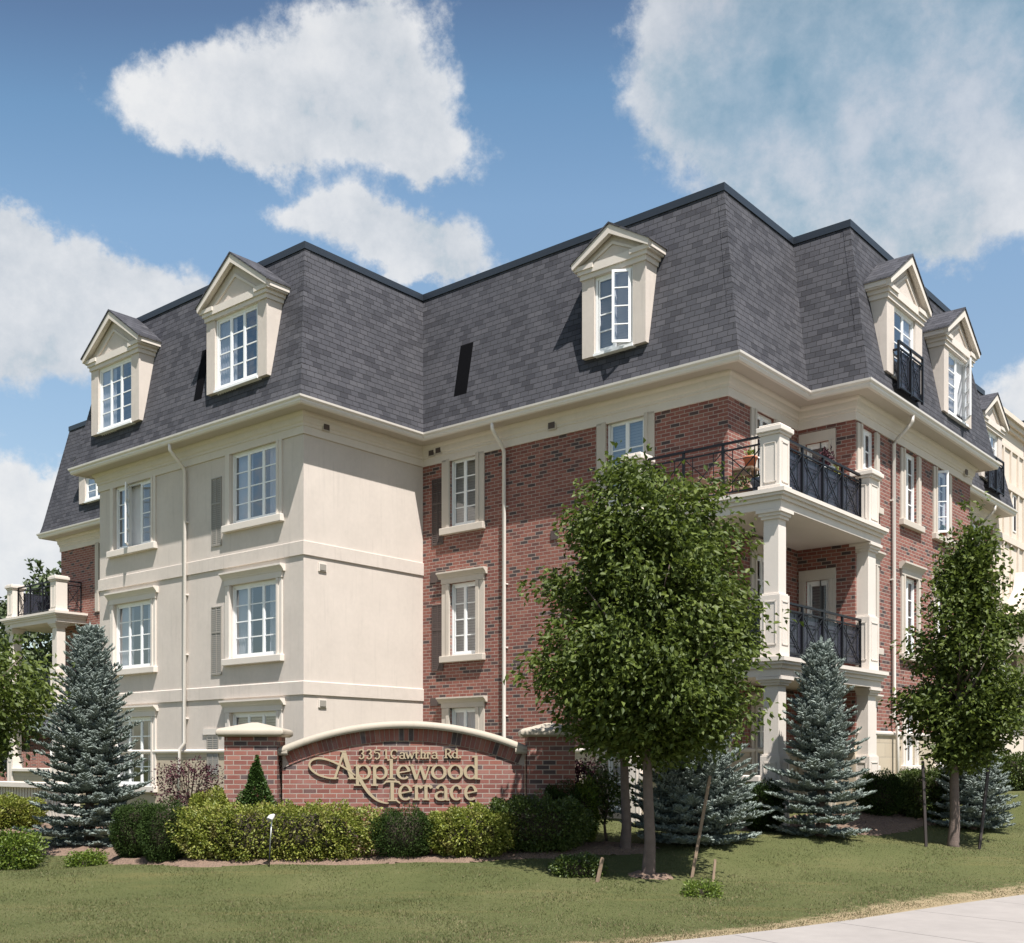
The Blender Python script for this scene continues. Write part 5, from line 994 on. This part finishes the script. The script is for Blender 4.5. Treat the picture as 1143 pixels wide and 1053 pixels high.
# mulch beds
def bed(name, poly):
    poly = np.array(poly); x0, y0 = poly.min(0); x1, y1 = poly.max(0); st = .09; X, Y = np.meshgrid(np.arange(x0, x1, st), np.arange(y0, y1, st)); P = np.stack([X.ravel(), Y.ravel()], 1); ins = np.zeros(len(P), bool)
    for k in range(len(poly)):
        a, b_ = poly[k], poly[(k + 1) % len(poly)]; c = ((a[1] > P[:, 1]) != (b_[1] > P[:, 1])) & (P[:, 0] < (b_[0] - a[0]) * (P[:, 1] - a[1]) / (b_[1] - a[1] + 1e-12) + a[0]); ins ^= c
    ins = ins.reshape(X.shape); cell = ins[:-1, :-1] & ins[1:, :-1] & ins[:-1, 1:] & ins[1:, 1:]
    # distance from the rim, so that the heap thins out to the lawn
    e = ins.astype(float)
    for _ in range(4): e = np.minimum(np.minimum(np.roll(e, 1, 0), np.roll(e, -1, 0)), np.minimum(np.roll(e, 1, 1), np.roll(e, -1, 1))) * .5 + e * .5
    zz = gz(P[:, 0], P[:, 1]).reshape(X.shape) + .075 * e - .01 + rng.normal(size=X.shape) * .012 * e + .012 * np.sin(X * 3.1 + np.sin(Y * 2.3)) * np.cos(Y * 2.7)
    idx = np.arange(X.size).reshape(X.shape); f = np.stack([idx[:-1, :-1][cell], idx[:-1, 1:][cell], idx[1:, 1:][cell], idx[1:, :-1][cell]], 1)
    me = bpy.data.meshes.new(name); me.from_pydata(np.stack([X.ravel(), Y.ravel(), zz.ravel()], 1).tolist(), [], f.tolist()); o = link(name, me, M['mulch'], None, True); o['kind'] = 'structure'; return poly
def wig(poly, amp=.12):
    out = []
    for k in range(len(poly)):
        a, b_ = np.array(poly[k]), np.array(poly[(k + 1) % len(poly)]); n = max(2, int(np.hypot(*(b_ - a)) / .25))
        for j in range(n): out.append(a + (b_ - a) * j / n + rng.normal(size=2) * amp * .35)
    return out
def circ(c, r, n=26): return [(c[0] + r * math.cos(6.283 * k / n) * random.uniform(.88, 1.1), c[1] + r * .9 * math.sin(6.283 * k / n) * random.uniform(.88, 1.1)) for k in range(n)]
BEDS = [bed('mulch_bed', wig([at(118, 16.6), at(200, 16.15), at(330, 16.2), at(480, 16.2), at(600, 16.5), at(690, 16.9), at(735, 17.1), at(745, 17.7), at(690, 18.2), at(600, 18.6), at(330, 18.4), at(110, 18.2)])),
        bed('mulch_bed', circ(at(724, 15.6), .42)), bed('mulch_bed', circ(at(100, 19.2), 1.2)),
        bed('mulch_bed', wig([at(868, 19.3), at(930, 19.2), at(975, 19.2), at(1035, 20.0), at(1060, 20.6), at(1040, 21.6), at(960, 21.8), at(800, 20.4), at(810, 19.2)])),
        bed('mulch_bed', wig([at(-60, 21.0), at(60, 21.2), at(250, 21), at(250, 22.5), at(100, 24), at(-60, 24)]))]
# grass blades
def inpoly(P, poly):
    ins = np.zeros(len(P), bool); poly = np.array(poly)
    for k in range(len(poly)):
        a, b_ = poly[k], poly[(k + 1) % len(poly)]; ins ^= ((a[1] > P[:, 1]) != (b_[1] > P[:, 1])) & (P[:, 0] < (b_[0] - a[0]) * (P[:, 1] - a[1]) / (b_[1] - a[1] + 1e-12) + a[0])
    return ins
n = 330000; d = 10.2 + 13.0 * rng.uniform(0, 1, n) ** 1.5; px = rng.uniform(-90, 1235, n); P = np.stack([(px - CX) * d / F_PX, d], 1)
ed = edge_dist(P[:, 0], P[:, 1]); ok = ed > .02
for q in BEDS: ok &= ~inpoly(P, q)
rel = P - np.array(S0); lx = rel @ np.array(U); ly = rel @ np.array(V); ok &= ~((lx > 2.3) & (ly < 0) & (ly > -9.9)) & ~((lx > -.1) & (ly > -.1)) & ~((lx > 6) & (ly > -9.5))
P, ed, d = P[ok], ed[ok], d[ok]; n = len(P); zb = gz(P[:, 0], P[:, 1]) + .012 * np.sin(P[:, 0] * 3.1 + np.sin(P[:, 1] * 2.3)) * np.cos(P[:, 1] * 2.7) - .006
hgt = rng.uniform(.012, .029, n) * (.75 + .5 * np.sin(P[:, 0] * 1.7 + np.sin(P[:, 1] * 2)) ** 2) * np.clip(ed * 1.4 + .35, .35, 1); an = rng.uniform(0, 2 * PI, n); ln_ = rng.normal(size=(n, 2)) * .45
wv = np.stack([np.cos(an), np.sin(an), np.zeros(n)], 1) * (.0028 + .00022 * d[:, None]); b0 = np.stack([P[:, 0], P[:, 1], zb], 1); tip = b0 + np.stack([ln_[:, 0] * hgt, ln_[:, 1] * hgt, hgt], 1)
tri = np.stack([b0 - wv, b0 + wv, tip], 1); drym = rng.uniform(0, 1, n) < np.clip(np.maximum(.9 - ed * 1.1, .30 * np.exp(-ed / 2.0)), .03, .8)
o = rawmesh('lawn_grass', tri[~drym].reshape(-1, 3), 3, M['blade']); tag(o, 'short mown green grass of the front lawn', 'grass', kind='stuff')
o = rawmesh('dry_grass', tri[drym].reshape(-1, 3), 3, M['drygrass']); tag(o, 'dry straw coloured grass along the sidewalk edge', 'grass', kind='stuff')

# ------------------------------------------------------------------ small things on the lawn and balconies
def stake(name, label, p0, p1, d, r, m, group=None):
    x, y = at(p0[0], d); z0 = g1(x, y); T = empty(name, (x, y, z0), label, 'stake', group); x1 = (p1[0] - CX) * d / F_PX - x
    b = MB(); top = (x1, .12, zat(p1[1], d) - z0); b.beam((-.0 * x1, 0, -.15), top, r * 2); o = b.build('shaft', M[m], T)
    c = MB(); e = Vector(top).normalized(); c.beam(Vector(top), Vector(top) + e * .02, r * 1.7); c.build('end', M[m], T)
stake('tree_stake', 'long weathered wooden stake leaning right beside the large tree', (770, 975), (794, 868), 15.6, .021, 'wood')
stake('tree_stake', 'short leaning wooden stake on the lawn left of the large tree', (664, 992), (673, 960), 15.0, .018, 'wood')
stake('tree_stake', 'short wooden stake on the lawn right of the long leaning stake', (794, 990), (800, 962), 15.0, .016, 'wood')
stake('tree_stake', 'dark upright stake left of the pyramidal tree', (1034, 948), (1033, 851), 18.3, .020, 'post')
stake('tree_stake', 'dark stake leaning right beside the pyramidal tree', (1092, 948), (1108, 847), 18.3, .020, 'post')
x, y = at(300, 16.0); zg = g1(x, y)
L = empty('garden_spotlight', (x, y, zg), 'small white garden spotlight on a thin rod before the golden hedge', 'garden light')
hh = zat(914, 16.0) - zg
MB().tube([(0, 0, -.1), (.02, 0, hh * .5)], .009, 8).build('spike', M['black'], L, True); MB().tube([(.02, 0, hh * .5), (.045, 0, hh)], .009, 8).build('stem', M['lwhite'], L, True)
b = MB().tube([(.02, -.05, hh - .01), (.035, -.01, hh + .02), (.06, .06, hh + .05)], [.045, .042, .02], 12); hd = b.build('lamp_head', M['lwhite'], L, True); MB().tube([(.0185, -.053, hh - .012), (.019, -.051, hh - .011)], [.034, .034], 12).build('lens', M['grey'], hd)
ROT = math.atan2(U.y, U.x)
def pot(label, x, y, z0, r, h, m, plant, pm_, ps_, group=None, cat='flower pot', nm='flower_pot'):
    T = empty(nm, W(x, y, z0), label, cat, group, ROT); b = MB().tube([(0, 0, 0), (0, 0, h * .8), (0, 0, h * .8), (0, 0, h)], [r * .68, r * .95, r * 1.08, r * 1.08], 14); b.build('pot', M[m], T, True)
    n = plant; P = rng.normal(size=(n, 3)) * np.array([r * .42, r * .42, ps_ * .2]) + np.array([0, 0, h + ps_ * .4]); leafmesh('plant', leaves(P, rng.normal(size=(n, 3)) * .6 + np.array([0, 0, .7]), .085, .42), M[pm_], T)
pot('terracotta pot with a small plant on the upper balcony by the brick corner', 3.9, -8.35, 7.28, .13, .2, 'terracotta', 40, 'lime', .15)
sh = MB(); t_ = empty('pot_shelf', W(3.9, -8.30, 7.24), 'small wall shelf holding the terracotta pot on the upper balcony', 'shelf', rz=ROT); sh.box(-.16, .16, -.16, .25, 0, .035); sh.box(-.13, -.1, -.12, .25, -.12, -.002); sh.box(.1, .13, -.12, .25, -.12, -.002); sh.build('board', M['wood'], t_)
pot('dark low planter with sparse greenery on the upper balcony floor', 3.15, -8.6, 6.46, .2, .22, 'brown', 70, 'box', .3)
pot('grey plant tub beside the blue bucket on the upper balcony floor', 3.1, -9.0, 6.46, .19, .34, 'plastic', 40, 'box', .12)
pot('white railing planter with purple grass and yellow blooms on the upper balcony', 5.35, -9.2, 7.22, .17, .2, 'lwhite', 240, 'plum', .4, cat='planter', nm='railing_planter')
pot('small pot with yellow green plant beside the purple railing planter', 5.8, -9.2, 7.18, .12, .16, 'terracotta', 60, 'gold', .2)
pot('green trailing plant in a pot on the sill of the far brick window', 11.5, -9.36, 7.0, .07, .12, 'terracotta', 60, 'lime', .18)
tb = empty('side_table', W(3.15, -7.6, 6.46), 'small round wooden side table on the upper balcony', 'table', rz=ROT)
MB().tube([(0, 0, .52), (0, 0, .55)], [.25, .25], 18).build('table_top', M['wood'], tb)
for a in range(3): MB().beam((.2 * math.cos(a * 2.1), .2 * math.sin(a * 2.1), 0), (.1 * math.cos(a * 2.1), .1 * math.sin(a * 2.1), .52), .03).build('leg', M['wood'], tb)
bw = empty('barbecue_grill', W(4.6, -8.9, 3.54), 'dark covered barbecue standing on the middle balcony behind the rail', 'grill', rz=ROT)
MB().box(-.35, .35, -.22, .22, .55, .8).build('firebox', M['black'], bw, bevel=.03); MB().tube([(-.34, 0, .82), (.34, 0, .82)], [.2, .2], 12).build('lid', M['black'], bw); MB().box(-.3, .3, -.2, .2, .05, .54).build('cart', M['plastic'], bw)
